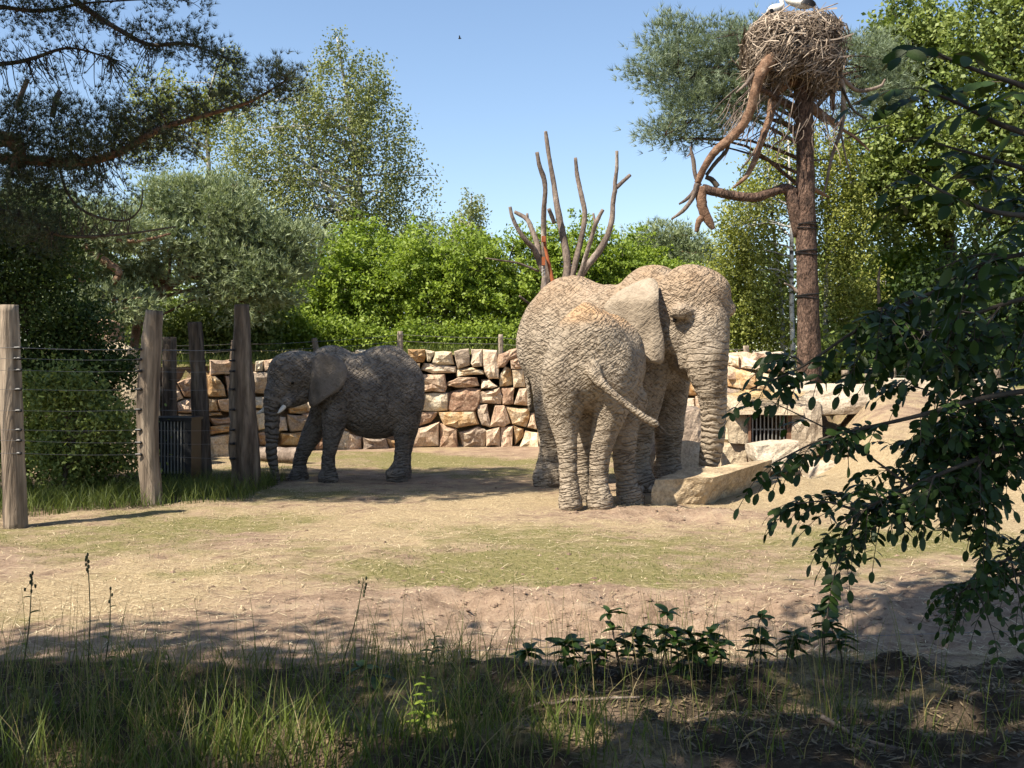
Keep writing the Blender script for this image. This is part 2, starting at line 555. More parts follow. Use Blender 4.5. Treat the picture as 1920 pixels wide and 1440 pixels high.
def build_ground():
    xs = np.concatenate([[-900, -300, -120, -60, -35, -25, -18, -14], np.arange(-9.0, 9.01, 0.055), [14, 18, 25, 35, 60, 120, 300, 900]])
    ys = [2.2]
    while ys[-1] < 23.5:
        ys.append(ys[-1] + max(0.026, ys[-1] * 0.0060))
    ys = np.concatenate([[-300, -80, -25, -10, -4, 0, 1.2, 1.8], ys, [25, 27, 30, 35, 42, 55, 80, 140, 300, 900]])
    X, Y = np.meshgrid(xs, ys)
    Z = H(X, Y)
    nx, ny = len(xs), len(ys)
    i = np.arange(ny - 1)[:, None] * nx + np.arange(nx - 1)[None, :]
    f = np.stack([i, i + 1, i + nx + 1, i + nx], -1).reshape(-1, 4)
    mb = MB()
    mb.add(np.stack([X, Y, Z], -1).reshape(-1, 3), f)
    q = np.stack([X.ravel(), Y.ravel()], 1)
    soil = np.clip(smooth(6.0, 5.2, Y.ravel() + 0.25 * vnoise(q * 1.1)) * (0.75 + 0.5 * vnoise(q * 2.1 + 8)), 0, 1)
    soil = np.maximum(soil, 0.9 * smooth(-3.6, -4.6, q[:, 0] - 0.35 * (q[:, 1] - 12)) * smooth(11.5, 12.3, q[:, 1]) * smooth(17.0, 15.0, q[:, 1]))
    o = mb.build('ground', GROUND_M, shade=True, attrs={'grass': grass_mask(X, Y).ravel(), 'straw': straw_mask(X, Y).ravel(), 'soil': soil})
    tag(o, 'sandy straw covered enclosure floor with thin grass', kind='structure')


build_ground()

# ================================================================== stones
def stone_from_poly(pts, yfun, depth=0.55, r=None, proud=0.10, tilt=True):
    """an uneven block whose front outline is the given photo outline on the wall"""
    r = r or rng
    p = np.asarray(pts, float)
    n = len(p)
    mids = (p + np.roll(p, -1, 0)) / 2
    ln = np.linalg.norm(np.roll(p, -1, 0) - p, axis=1, keepdims=True)
    mids = mids + (r.random((n, 2)) - 0.5) * ln * 0.10
    q = np.empty((2 * n, 2))
    q[0::2] = p
    q[1::2] = mids
    c = q.mean(0)
    q = c + (q - c) * 1.03
    m = len(q)
    off = r.random() * proud
    tx, ty = (r.random(2) - 0.5) * 0.10
    ext = np.abs(q - c).max(0) + 1e-6

    def ring(s, d, jit):
        qq = c + (q - c) * s
        rel = (qq - c) / ext
        yy = yfun(qq[:, 0]) - off + d + tx * rel[:, 0] + ty * rel[:, 1] + (r.random(m) - 0.5) * jit
        return np.stack([(qq[:, 0] - 960) / F * yy, yy, CAMZ - (qq[:, 1] - HOR) / F * yy], 1)
    R0 = ring(0.98, depth, 0.0)
    R1 = ring(1.0, 0.07, 0.05)
    R2 = ring(0.90, -0.015, 0.03)
    R3 = ring(0.5, -0.05, 0.06)
    cc = R3.mean(0)[None]
    V = np.vstack([R0, R1, R2, R3, cc])
    f = []
    for k in range(m):
        k2 = (k + 1) % m
        for a in range(3):
            f.append((a * m + k2, a * m + k, (a + 1) * m + k, (a + 1) * m + k2))
        f.append((3 * m + k2, 3 * m + k, 4 * m))
    return V, f


def z6(o, s, l):
    return [(o[0] + x / s, o[1] + y / s) for x, y in l]


A = (740, 620)
polys = [z6(A, 6, l) for l in (
    [(150, 210), (340, 210), (360, 290), (330, 355), (215, 360), (160, 300)], [(345, 215), (450, 235), (400, 350), (365, 350)],
    [(455, 240), (640, 240), (670, 380), (500, 385), (420, 360)], [(670, 235), (835, 205), (845, 390), (710, 430)],
    [(860, 210), (985, 210), (985, 400), (880, 410), (855, 370)], [(995, 215), (1150, 225), (1170, 540), (1060, 540), (1010, 470)],
    [(1165, 270), (1300, 215), (1400, 200), (1410, 290), (1290, 330), (1230, 410), (1165, 415)], [(1300, 335), (1420, 300), (1440, 430), (1310, 430)],
    [(215, 370), (285, 370), (285, 450), (240, 460)], [(330, 365), (420, 365), (690, 405), (680, 470), (430, 485), (300, 440)],
    [(690, 440), (870, 410), (1000, 450), (1010, 490), (700, 520)], [(245, 490), (560, 490), (585, 640), (560, 695), (300, 690), (280, 560)],
    [(590, 580), (720, 525), (920, 525), (950, 620), (690, 640), (590, 620)], [(975, 550), (1060, 545), (1160, 630), (1100, 650), (975, 650)],
    [(1180, 500), (1240, 400), (1310, 430), (1330, 610), (1180, 630)], [(1320, 440), (1440, 440), (1470, 640), (1340, 640)],
    [(270, 720), (600, 700), (600, 900), (270, 905)], [(600, 700), (830, 635), (970, 660), (940, 850), (900, 905), (640, 920), (600, 880)],
    [(950, 690), (1180, 640), (1215, 740), (1200, 830), (945, 820)], [(1200, 640), (1350, 640), (1335, 820), (1215, 830)],
    [(1400, 650), (1490, 650), (1510, 850), (1340, 830)], [(240, 920), (490, 910), (410, 1030), (220, 1100)],
    [(500, 920), (900, 910), (945, 1050), (690, 1095), (560, 1060)], [(920, 830), (1040, 830), (1060, 960), (1080, 1090), (980, 1060), (920, 900)],
    [(1130, 840), (1240, 840), (1300, 1040), (1230, 1080), (1065, 1080)], [(1245, 850), (1510, 870), (1520, 980), (1480, 1085), (1320, 1050)],
    [(1530, 930), (1570, 920), (1600, 1110), (1490, 1090)], [(215, 1110), (500, 1030), (500, 1300), (160, 1320)],
    [(505, 1040), (700, 1100), (715, 1320), (500, 1320)], [(720, 1140), (930, 1075), (1040, 1120), (1020, 1300), (760, 1320)],
    [(1030, 1130), (1180, 1080), (1190, 1310), (1120, 1290), (1030, 1300)], [(1190, 1080), (1330, 1070), (1320, 1320), (1200, 1320)],
    [(1340, 1070), (1450, 1100), (1460, 1190), (1350, 1290)], [(1470, 1120), (1610, 1150), (1620, 1320), (1400, 1320)])]
B_ = (320, 640)
polys += [z6(B_, 6, l) for l in (
    [(440, 210), (710, 200), (715, 375), (440, 385)], [(415, 380), (500, 390), (600, 500), (620, 620), (425, 620)], [(610, 390), (710, 385), (880, 420), (880, 600), (640, 600)],
    [(960, 225), (1050, 215), (1040, 335), (950, 335)], [(1055, 215), (1180, 190), (1260, 250), (1240, 335), (1050, 335)], [(890, 345), (1120, 340), (1200, 480), (1110, 600), (900, 580)], [(895, 615), (1065, 625), (1050, 755), (925, 750)],
    [(935, 770), (1060, 770), (1060, 980), (990, 1000)], [(75, 465), (240, 405), (300, 430), (330, 620), (150, 620)], [(70, 690), (180, 650), (235, 655), (240, 800), (80, 800)],
    [(80, 815), (240, 820), (270, 1000), (100, 1000)], [(425, 645), (520, 650), (540, 790), (430, 790)], [(525, 660), (680, 640), (880, 650), (890, 800), (560, 780)],
    [(430, 800), (560, 795), (580, 830), (430, 840)], [(430, 860), (690, 850), (880, 860), (880, 940), (480, 950)], [(440, 960), (690, 930), (930, 950), (960, 1020), (440, 1050)],
    [(425, 1080), (700, 1040), (700, 1340), (430, 1340)], [(710, 1050), (970, 1040), (980, 1320), (710, 1340)], [(985, 1030), (1080, 1010), (1090, 1170), (1000, 1170)], [(240, 650), (320, 650), (330, 850), (250, 850)],
    [(245, 870), (330, 860), (410, 880), (415, 1040), (280, 1020)], [(335, 640), (415, 640), (420, 850), (340, 850)], [(100, 1010), (270, 1015), (270, 1200), (100, 1200)], [(280, 1030), (415, 1060), (415, 1330), (280, 1300)],
    [(990, 1180), (1090, 1180), (1100, 1290), (990, 1290)], [(-80, 700), (60, 690), (70, 800), (-80, 820)], [(-80, 830), (70, 815), (90, 1010), (-80, 1020)], [(-90, 560), (60, 480), (140, 640), (60, 680), (-80, 690)])]
D_ = (440, 600)
polys += [z6(D_, 4.235, l) for l in (
    [(355, 770), (408, 770), (420, 880), (340, 885)], [(415, 750), (560, 760), (620, 800), (600, 880), (440, 890)], [(370, 900), (530, 890), (640, 900), (620, 1000), (360, 990)],
    [(430, 700), (560, 660), (640, 680), (620, 750), (430, 740)], [(800, 860), (910, 890), (905, 1040), (800, 1040)], [(912, 900), (1010, 930), (1010, 1040), (890, 1040)],
    [(1015, 930), (1200, 940), (1230, 1030), (1020, 1040)], [(1205, 940), (1290, 960), (1290, 1040), (1235, 1030)], [(640, 900), (790, 860), (790, 1040), (640, 1040)],
    [(330, 560), (480, 560), (480, 680), (330, 690)], [(1360, 420), (1440, 430), (1470, 570), (1340, 560)], [(960, 240), (1060, 238), (1120, 300), (960, 310)])]


def fill_rows(x0, x1, ytop, ybot, rows, wid, r):
    out = []
    ys = np.linspace(0, 1, rows + 1)
    ys[1:-1] += (r.random(rows - 1) - 0.5) * 0.5 / rows
    for k in range(rows):
        x = x0 - r.random() * 10
        while x < x1:
            wd = wid * (0.6 + r.random() * 0.9)
            xa, xb_ = x, min(x + wd, x1)
            if xb_ - xa < 10: break
            def yy(t, xx): return ytop(xx) * (1 - t) + ybot(xx) * t
            j = (r.random((4, 2)) - 0.5) * 7
            out.append([(xa + 1.5 + j[0, 0] * .4, yy(ys[k], xa) + 1 + j[0, 1]), (xb_ - 1.5 + j[1, 0] * .4, yy(ys[k], xb_) + 1 + j[1, 1]),
                        (xb_ - 1.5 + j[2, 0] * .4, yy(ys[k + 1], xb_) - 1 + j[2, 1] * .4), (xa + 1.5 + j[3, 0] * .4, yy(ys[k + 1], xa) - 1 + j[3, 1] * .4)])
            x = xb_
    return out


rw = np.random.default_rng(21)
polys += fill_rows(575, 770, lambda x: 661, lambda x: 806, 4, 50, rw)
polys += fill_rows(1010, 1205, lambda x: 655 + (x - 1010) * 0.02, lambda x: 838 + (x - 1010) * 0.03, 5, 45, rw)
polys += fill_rows(1207, 1360, lambda x: 662, lambda x: 850 + (x - 1210) * 0.08, 5, 44, rw)
polys += fill_rows(1362, 1475, lambda x: 660 + (x - 1362) * 0.22, lambda x: 790, 4, 44, rw)
polys += fill_rows(120, 300, lambda x: 690 - (x - 120) * .08, lambda x: 900, 5, 50, rw)
wall = thing('stone_wall', (0, 21.8, 0), 'dry stone retaining wall of big pinkish and ochre blocks behind the elephants', 'wall')
mb = MB()
px = np.arange(-120, 1570, 15.0)
yb = wallY(px) + 0.42
X = (px - 960) / F * yb
top = np.interp(X, ZX, ZT) - 0.06
V = np.vstack([np.stack([X, yb, np.full_like(X, -0.3)], 1), np.stack([X, yb, top], 1), np.stack([X, yb + 0.5, np.full_like(X, -0.3)], 1), np.stack([X, yb + 0.5, top - 0.02], 1)])
n = len(px)
f = []
for k in range(n - 1):
    f += [(k, k + 1, n + k + 1, n + k), (n + k, n + k + 1, 3 * n + k + 1, 3 * n + k)]
mb.add(V, f)
mb.build('earth_backing', M_EARTH, wall, (0, 21.8, 0))
for k, pl in enumerate(polys):
    mb = MB()
    cx = np.mean([q[0] for q in pl])
    V, f = stone_from_poly(pl, wallY, 0.5, rw)
    c = V.mean(0)
    mb.add(V, f)
    mt = (M_PINKST, M_OCHRE, M_PINKST, M_OCHRE, M_GREYST, M_PINKST, M_OCHRE)[rw.integers(7)]
    o = mb.build('stone', mt, wall, c)
    o.location = c - np.array([0, 21.8, 0])


def rock_hexa(name, mat, corners, label, cat='boulder', n=7, amp=0.05, rnd=0.16, seed=1, group=None, sink=0.0):
    """a rough rock from eight corner points: bottom ring 0-3, top ring 4-7"""
    c = np.asarray(corners, float)
    r = np.random.default_rng(seed)
    mb = MB()
    t = np.linspace(0, 1, n + 1)
    U, Vv = np.meshgrid(t, t, indexing='ij')

    def tri(u, v, w_):
        return ((c[0] * ((1 - u) * (1 - v))[..., None] + c[1] * (u * (1 - v))[..., None] + c[2] * (u * v)[..., None] + c[3] * ((1 - u) * v)[..., None]) * (1 - w_)[..., None]
                + (c[4] * ((1 - u) * (1 - v))[..., None] + c[5] * (u * (1 - v))[..., None] + c[6] * (u * v)[..., None] + c[7] * ((1 - u) * v)[..., None]) * w_[..., None])
    key, V, f = {}, [], []
    for ax in range(3):
        for s in (0.0, 1.0):
            q = [None] * 3
            oth = [a for a in range(3) if a != ax]
            q[ax] = np.full_like(U, s)
            q[oth[0]], q[oth[1]] = U, Vv
            g = np.stack(q, -1)
            idx = np.empty((n + 1, n + 1), int)
            for i in range(n + 1):
                for j in range(n + 1):
                    kk = tuple(np.round(g[i, j], 5))
                    if kk not in key:
                        key[kk] = len(V)
                        V.append(kk)
                    idx[i, j] = key[kk]
            flip = (s == 0.0) ^ (ax == 1)
            for i in range(n):
                for j in range(n):
                    a, b, d, e = idx[i, j], idx[i + 1, j], idx[i + 1, j + 1], idx[i, j + 1]
                    f.append((a, e, d, b) if flip else (a, b, d, e))
    K = np.array(V) * 2 - 1
    e = np.sort(np.abs(K), axis=1)
    # round the edges and corners
    L = np.linalg.norm(K, axis=1, keepdims=True)
    sph = K / L * np.abs(K).max(1, keepdims=True)
    K2 = K * (1 - rnd) + sph * rnd * 1.15
    uvw = (K2 + 1) / 2
    W = tri(uvw[:, 0], uvw[:, 1], uvw[:, 2])
    ctr = W.mean(0)
    d = W - ctr
    d /= np.linalg.norm(d, axis=1, keepdims=True)
    s_ = np.linalg.norm(c.max(0) - c.min(0))
    fr = 2.2 / s_ * 2
    off = r.random(3) * 50
    W = W + d * (amp * (vnoise(W * fr + off) + 0.55 * vnoise(W * fr * 2.7 + off) + 0.3 * vnoise(W * fr * 6 + off) + 0.16 * vnoise(W * fr * 14 + off)))[:, None]
    W[:, 2] -= sink
    base = np.array([ctr[0], ctr[1], W[:, 2].min()])
    mb.add(W, np.array(f))
    o = mb.build(name, mat, None, base)
    tag(o, label, cat, group)
    return o


def rock_px(name, mat, px0, px1, py0, py1, Y, dep, label, seed, amp=0.06, lean=0.0, cat='boulder', rnd=0.25, group=None, sink=0.08, skew=0.0):
    """a rock whose outline fills a photo box, at depth Y and dep metres deep"""
    x0, x1 = (px0 - 960) / F * Y, (px1 - 960) / F * Y
    z0, z1 = CAMZ - (py1 - HOR) / F * Y, CAMZ - (py0 - HOR) / F * Y
    w_ = x1 - x0
    r = np.random.default_rng(seed)
    j = (r.random((8, 3)) - 0.5) * np.array([0.18 * w_, 0.15 * dep, 0.12 * (z1 - z0)])
    c = np.array([[x0, Y, z0 - sink], [x1, Y, z0 - sink], [x1, Y + dep, z0 - sink], [x0, Y + dep, z0 - sink],
                  [x0 + lean, Y + 0.1 * dep, z1 - skew], [x1 + lean, Y + 0.1 * dep, z1 + skew], [x1 + lean, Y + dep, z1 + skew], [x0 + lean, Y + dep, z1 - skew]]) + j
    return rock_hexa(name, mat, c, label, cat, 7, amp, rnd, seed, group)


# the long slab in front of the trunk
rock_hexa('slab_boulder', M_SLABB, [P(1212, 957, 12.40), P(1318, 953, 12.42), P(1436, 915, 13.80), P(1300, 930, 13.15),
                                    P(1222, 899, 12.48), P(1338, 895, 12.25), P(1454, 860, 13.62), P(1292, 879, 13.10)],
          'long tilted sandstone slab lying before the big elephant with its trunk behind it', n=20, amp=0.055, rnd=0.16, seed=5)
# shaded blocks of the den beside and behind the front legs
rock_px('boulder', M_GREYST, 1198, 1232, 800, 905, 16.0, 0.8, 'dark block between the big elephant\'s front legs below the wall', 11)
rock_px('boulder', M_GREYST, 1284, 1330, 770, 850, 15.9, 0.8, 'dark upright block just left of the hanging trunk', 12)
rock_px('boulder', M_GREYST, 1262, 1335, 828, 905, 15.4, 0.5, 'low shaded block at the foot of the den, behind the big front leg', 13)
rock_px('boulder', M_BOULD, 1340, 1382, 765, 835, 17.1, 0.8, 'leaning triangular stone between the trunk and the barred den', 14, lean=-0.1)
rock_px('boulder', M_BOULD, 1356, 1402, 826, 890, 16.9, 0.8, 'square block at the lower left of the barred den opening', 15, rnd=0.12)
rock_px('boulder', M_BOULD, 1368, 1406, 757, 828, 16.9, 1.2, 'tall smooth slab forming the left jamb of the den', 16, rnd=0.12, sink=0.0)
rock_px('lintel_stone', M_BOULD, 1366, 1512, 745, 778, 16.85, 1.6, 'long flat stone spanning the top of the barred den, hay on it', 17, rnd=0.14, amp=0.04, sink=0.0)
rock_px('boulder', M_PALE, 1488, 1556, 752, 850, 16.7, 1.6, 'pale rough boulder forming the right side of the barred den', 18)
rock_px('boulder', M_PALE, 1424, 1506, 832, 872, 15.6, 0.9, 'pale flat rock lying below the barred den opening', 19, amp=0.04, skew=0.05)
rock_px('boulder', M_PALE, 1466, 1522, 704, 764, 17.6, 1.0, 'tall pale boulder at the left end of the mound crest', 20)
rock_px('boulder', M_PALE, 1500, 1640, 724, 778, 17.0, 1.1, 'overhanging pale ledge rock near the top of the mound', 22, amp=0.08, skew=0.06, sink=0.0)
rock_px('boulder', M_PALE, 1700, 1908, 712, 760, 17.8, 1.4, 'long flat pale slab lying on the mound crest', 23, amp=0.06, rnd=0.15)
g = G(1600, 853)
rock_px('boulder', M_GREYST, 1586, 1617, 834, 856, g[1], 0.25, 'small pointed grey rock alone on the straw slope', 24, lean=0.0, amp=0.03, rnd=0.5)
g = G(1550, 884)
rock_px('boulder', M_PALE, 1520, 1580, 868, 888, g[1], 0.5, 'low white rock at the foot of the straw mound', 25, amp=0.03)
rock_px('boulder', M_PINKST, 1366, 1440, 664, 700, 18.7, 0.7, 'reddish capstone on the wall above the den', 26, amp=0.07)
rock_px('boulder', M_PALE, 1418, 1476, 660, 690, 18.9, 0.6, 'pale domed capstone on the wall near the stork tree', 27, amp=0.05)
# rocks up on the left bank
rock_px('boulder', M_PINKST, 148, 205, 602, 640, 17.6, 0.8, 'pink rock jutting out above the dark shrubs', 31, sink=1.2)
rock_px('boulder', M_BOULD, 178, 235, 648, 700, 17.2, 0.8, 'grey tan rock ledge below the pink rock', 32, sink=1.2)
rock_px('boulder', M_BOULD, 226, 268, 690, 775, 16.6, 0.8, 'mossy boulder stacked behind the tall fence post', 33, sink=1.0)

# fallen log at the wall foot
mb = MB()
lp = spline([P(476, 853, 18.6), P(520, 852, 18.4), P(570, 854, 18.2)], 10)
lp[:, 2] = 0.10
tube(mb, lp, np.linspace(0.11, 0.14, 10), 10, rough=0.15, seed=3)
lg = tag(mb.build('log', M_DEAD, None, lp[0], shade=True), 'short barkless log lying at the foot of the stone wall', 'log')


# ================================================================== barred den opening
den = thing('barred_gate', P(1445, 862, 16.95) * np.array([1, 1, 0]) + np.array([0, 0, 0.15]), 'rusty steel gate of upright bars closing the den opening', 'gate')
db = np.array(den.location)


def boxv(mb, x0, x1, y0, y1, z0, z1, tint=0.5):
    V = [(x, y, z) for z in (z0, z1) for y in (y0, y1) for x in (x0, x1)]
    mb.add(np.array(V), [(0, 2, 3, 1), (4, 5, 7, 6), (0, 1, 5, 4), (2, 6, 7, 3), (0, 4, 6, 2), (1, 3, 7, 5)], tint)


Yg = 16.98
gx = lambda p: (p - 960) / F * Yg
gz = lambda p: CAMZ - (p - HOR) / F * Yg
for (a, b, c_, d_) in ((1402, 1407, 776, 866), (1474, 1492, 770, 866)):
    mb = MB()
    boxv(mb, gx(a), gx(b), Yg - 0.05, Yg + 0.08, gz(d_), gz(c_))
    mb.build('frame_post', M_STEEL, den, db)
mb = MB()
boxv(mb, gx(1402), gx(1476), Yg - 0.04, Yg + 0.07, gz(778), gz(772))
mb.build('frame_beam', M_STEEL, den, db)
for k, p in enumerate(np.linspace(1411, 1470, 9)):
    mb = MB()
    tube(mb, [(gx(p), Yg, gz(866)), (gx(p), Yg, gz(776))], 0.012, 6)
    mb.build('bar', M_BAR, den, db)
for p in (804, 846):
    mb = MB()
    boxv(mb, gx(1406), gx(1475), Yg + 0.015, Yg + 0.045, gz(p + 2.5), gz(p))
    mb.build('rail', M_BAR, den, db)
mb = MB()
for (x0, x1, y0, y1, z0, z1) in ((gx(1396), gx(1398), Yg + .1, Yg + 1.3, -.1, gz(768)), (gx(1494), gx(1496), Yg + .1, Yg + 1.3, -.1, gz(768)), (gx(1396), gx(1496), Yg + 1.3, Yg + 1.36, -.1, gz(768)), (gx(1396), gx(1496), Yg + .1, Yg + 1.36, gz(770), gz(767))):
    boxv(mb, x0, x1, y0, y1, z0, z1)
tag(mb.build('den_chamber', M_EARTH, None, (gx(1445), Yg, 0.0)), 'dark chamber seen through the bars of the gate', 'den')
# ================================================================== animals: smooth solids -> one continuous skin
def rot_axes(fwd):
    """columns: forward, left, up"""
    f = np.array([fwd[0], fwd[1], 0.0]) / math.hypot(fwd[0], fwd[1])
    l = np.array([-f[1], f[0], 0.0])
    return np.stack([f, l, np.array([0, 0, 1.0])], 1)


def sdf_surface(prims, vox, pad=0.12):
    """prims: ('e',centre,radii,R,k) ellipsoid, ('c',a,ra,b,rb,k) tapered rod, smooth-joined; returns vertices, quads"""
    lo = np.array([1e9] * 3)
    hi = -lo
    for p in prims:
        if p[0] == 'e':
            ext = np.abs(p[3]) @ np.asarray(p[2])
            a, b = p[1] - ext, p[1] + ext
        else:
            a = np.minimum(np.asarray(p[1]) - p[2], np.asarray(p[3]) - p[4])
            b = np.maximum(np.asarray(p[1]) + p[2], np.asarray(p[3]) + p[4])
        lo, hi = np.minimum(lo, a), np.maximum(hi, b)
    lo, hi = lo - pad, hi + pad
    n = np.ceil((hi - lo) / vox).astype(int) + 1
    ax = [lo[i] + vox * np.arange(n[i]) for i in range(3)]
    Fd = np.full(n, 1.0, np.float32)
    for p in prims:
        k = p[-1]
        m = 2.0 * k + 3 * vox
        if p[0] == 'e':
            ext = np.abs(p[3]) @ np.asarray(p[2])
            a, b = p[1] - ext - m, p[1] + ext + m
        else:
            a = np.minimum(np.asarray(p[1]) - p[2], np.asarray(p[3]) - p[4]) - m
            b = np.maximum(np.asarray(p[1]) + p[2], np.asarray(p[3]) + p[4]) + m
        s = [slice(max(0, int((a[i] - lo[i]) / vox)), min(n[i], int((b[i] - lo[i]) / vox) + 2)) for i in range(3)]
        x = ax[0][s[0]][:, None, None]
        y = ax[1][s[1]][None, :, None]
        z = ax[2][s[2]][None, None, :]
        if p[0] == 'e':
            R, rad = p[3], p[2]
            dx, dy, dz = x - p[1][0], y - p[1][1], z - p[1][2]
            k0 = k1 = 0
            for i in range(3):
                q = dx * R[0, i] + dy * R[1, i] + dz * R[2, i]
                k0 = k0 + (q / rad[i]) ** 2
                k1 = k1 + (q / rad[i] ** 2) ** 2
            k0 = np.sqrt(k0)
            d = k0 * (k0 - 1) / (np.sqrt(k1) + 1e-6)
        else:
            A_, B2 = np.asarray(p[1], float), np.asarray(p[3], float)
            ab = B2 - A_
            L2 = ab @ ab + 1e-9
            t = np.clip(((x - A_[0]) * ab[0] + (y - A_[1]) * ab[1] + (z - A_[2]) * ab[2]) / L2, 0, 1)
            d = np.sqrt((x - A_[0] - t * ab[0]) ** 2 + (y - A_[1] - t * ab[1]) ** 2 + (z - A_[2] - t * ab[2]) ** 2) - (p[2] + t * (p[4] - p[2]))
        old = Fd[s[0], s[1], s[2]]
        h = np.maximum(k - np.abs(old - d), 0) / k
        Fd[s[0], s[1], s[2]] = np.minimum(old, d) - h * h * k * 0.25
    # surface nets
    ins = Fd < 0
    c = [ins[dx:n[0] - 1 + dx, dy:n[1] - 1 + dy, dz:n[2] - 1 + dz] for dx in (0, 1) for dy in (0, 1) for dz in (0, 1)]
    cnt = sum(q.astype(np.int8) for q in c)
    act = np.argwhere((cnt > 0) & (cnt < 8))
    ids = np.full(n - 1, -1, np.int64)
    ids[act[:, 0], act[:, 1], act[:, 2]] = np.arange(len(act))
    corner = np.array([(dx, dy, dz) for dx in (0, 1) for dy in (0, 1) for dz in (0, 1)])
    vals = np.stack([Fd[act[:, 0] + q[0], act[:, 1] + q[1], act[:, 2] + q[2]] for q in corner], 1)
    acc = np.zeros((len(act), 3))
    num = np.zeros(len(act))
    for i in range(8):
        for j in range(i + 1, 8):
            if np.abs(corner[i] - corner[j]).sum() != 1: continue
            a, b = vals[:, i], vals[:, j]
            x = (a < 0) != (b < 0)
            t = np.where(x, a / (a - b + 1e-12), 0)
            acc[x] += corner[i] + (corner[j] - corner[i]) * t[x][:, None]
            num[x] += 1
    V = lo + vox * (act + acc / num[:, None])
    quads = []
    for axis in range(3):
        o1, o2 = [(1, 2), (2, 0), (0, 1)][axis]
        sl0 = [slice(1, -1)] * 3
        sl1 = [slice(1, -1)] * 3
        sl0[axis] = slice(0, -1)
        sl1[axis] = slice(1, None)
        i0, i1 = ins[tuple(sl0)], ins[tuple(sl1)]
        e = np.argwhere(i0 != i1)
        st = i0[e[:, 0], e[:, 1], e[:, 2]]
        off = np.ones(3, int)
        off[axis] = 0
        e = e + off
        u = np.zeros(3, int); u[o1] = 1
        v = np.zeros(3, int); v[o2] = 1
        g = lambda q: ids[q[:, 0], q[:, 1], q[:, 2]]
        quad = np.stack([g(e - u - v), g(e - v), g(e), g(e - u)], 1)
        quad[~st] = quad[~st][:, ::-1]
        quads.append(quad)
    Q = np.concatenate(quads)
    Q = Q[(Q >= 0).all(1)]
    return V, Q


def chain(pts, k=0.08, n=None):
    """rows x,y,z,r -> list of rods along a smooth curve"""
    s = spline(pts, n or (len(pts) - 1) * 4 + 1)
    return [('c', s[i, :3], s[i, 3], s[i + 1, :3], s[i + 1, 3], k if i == 0 else min(k, 0.03)) for i in range(len(s) - 1)], s


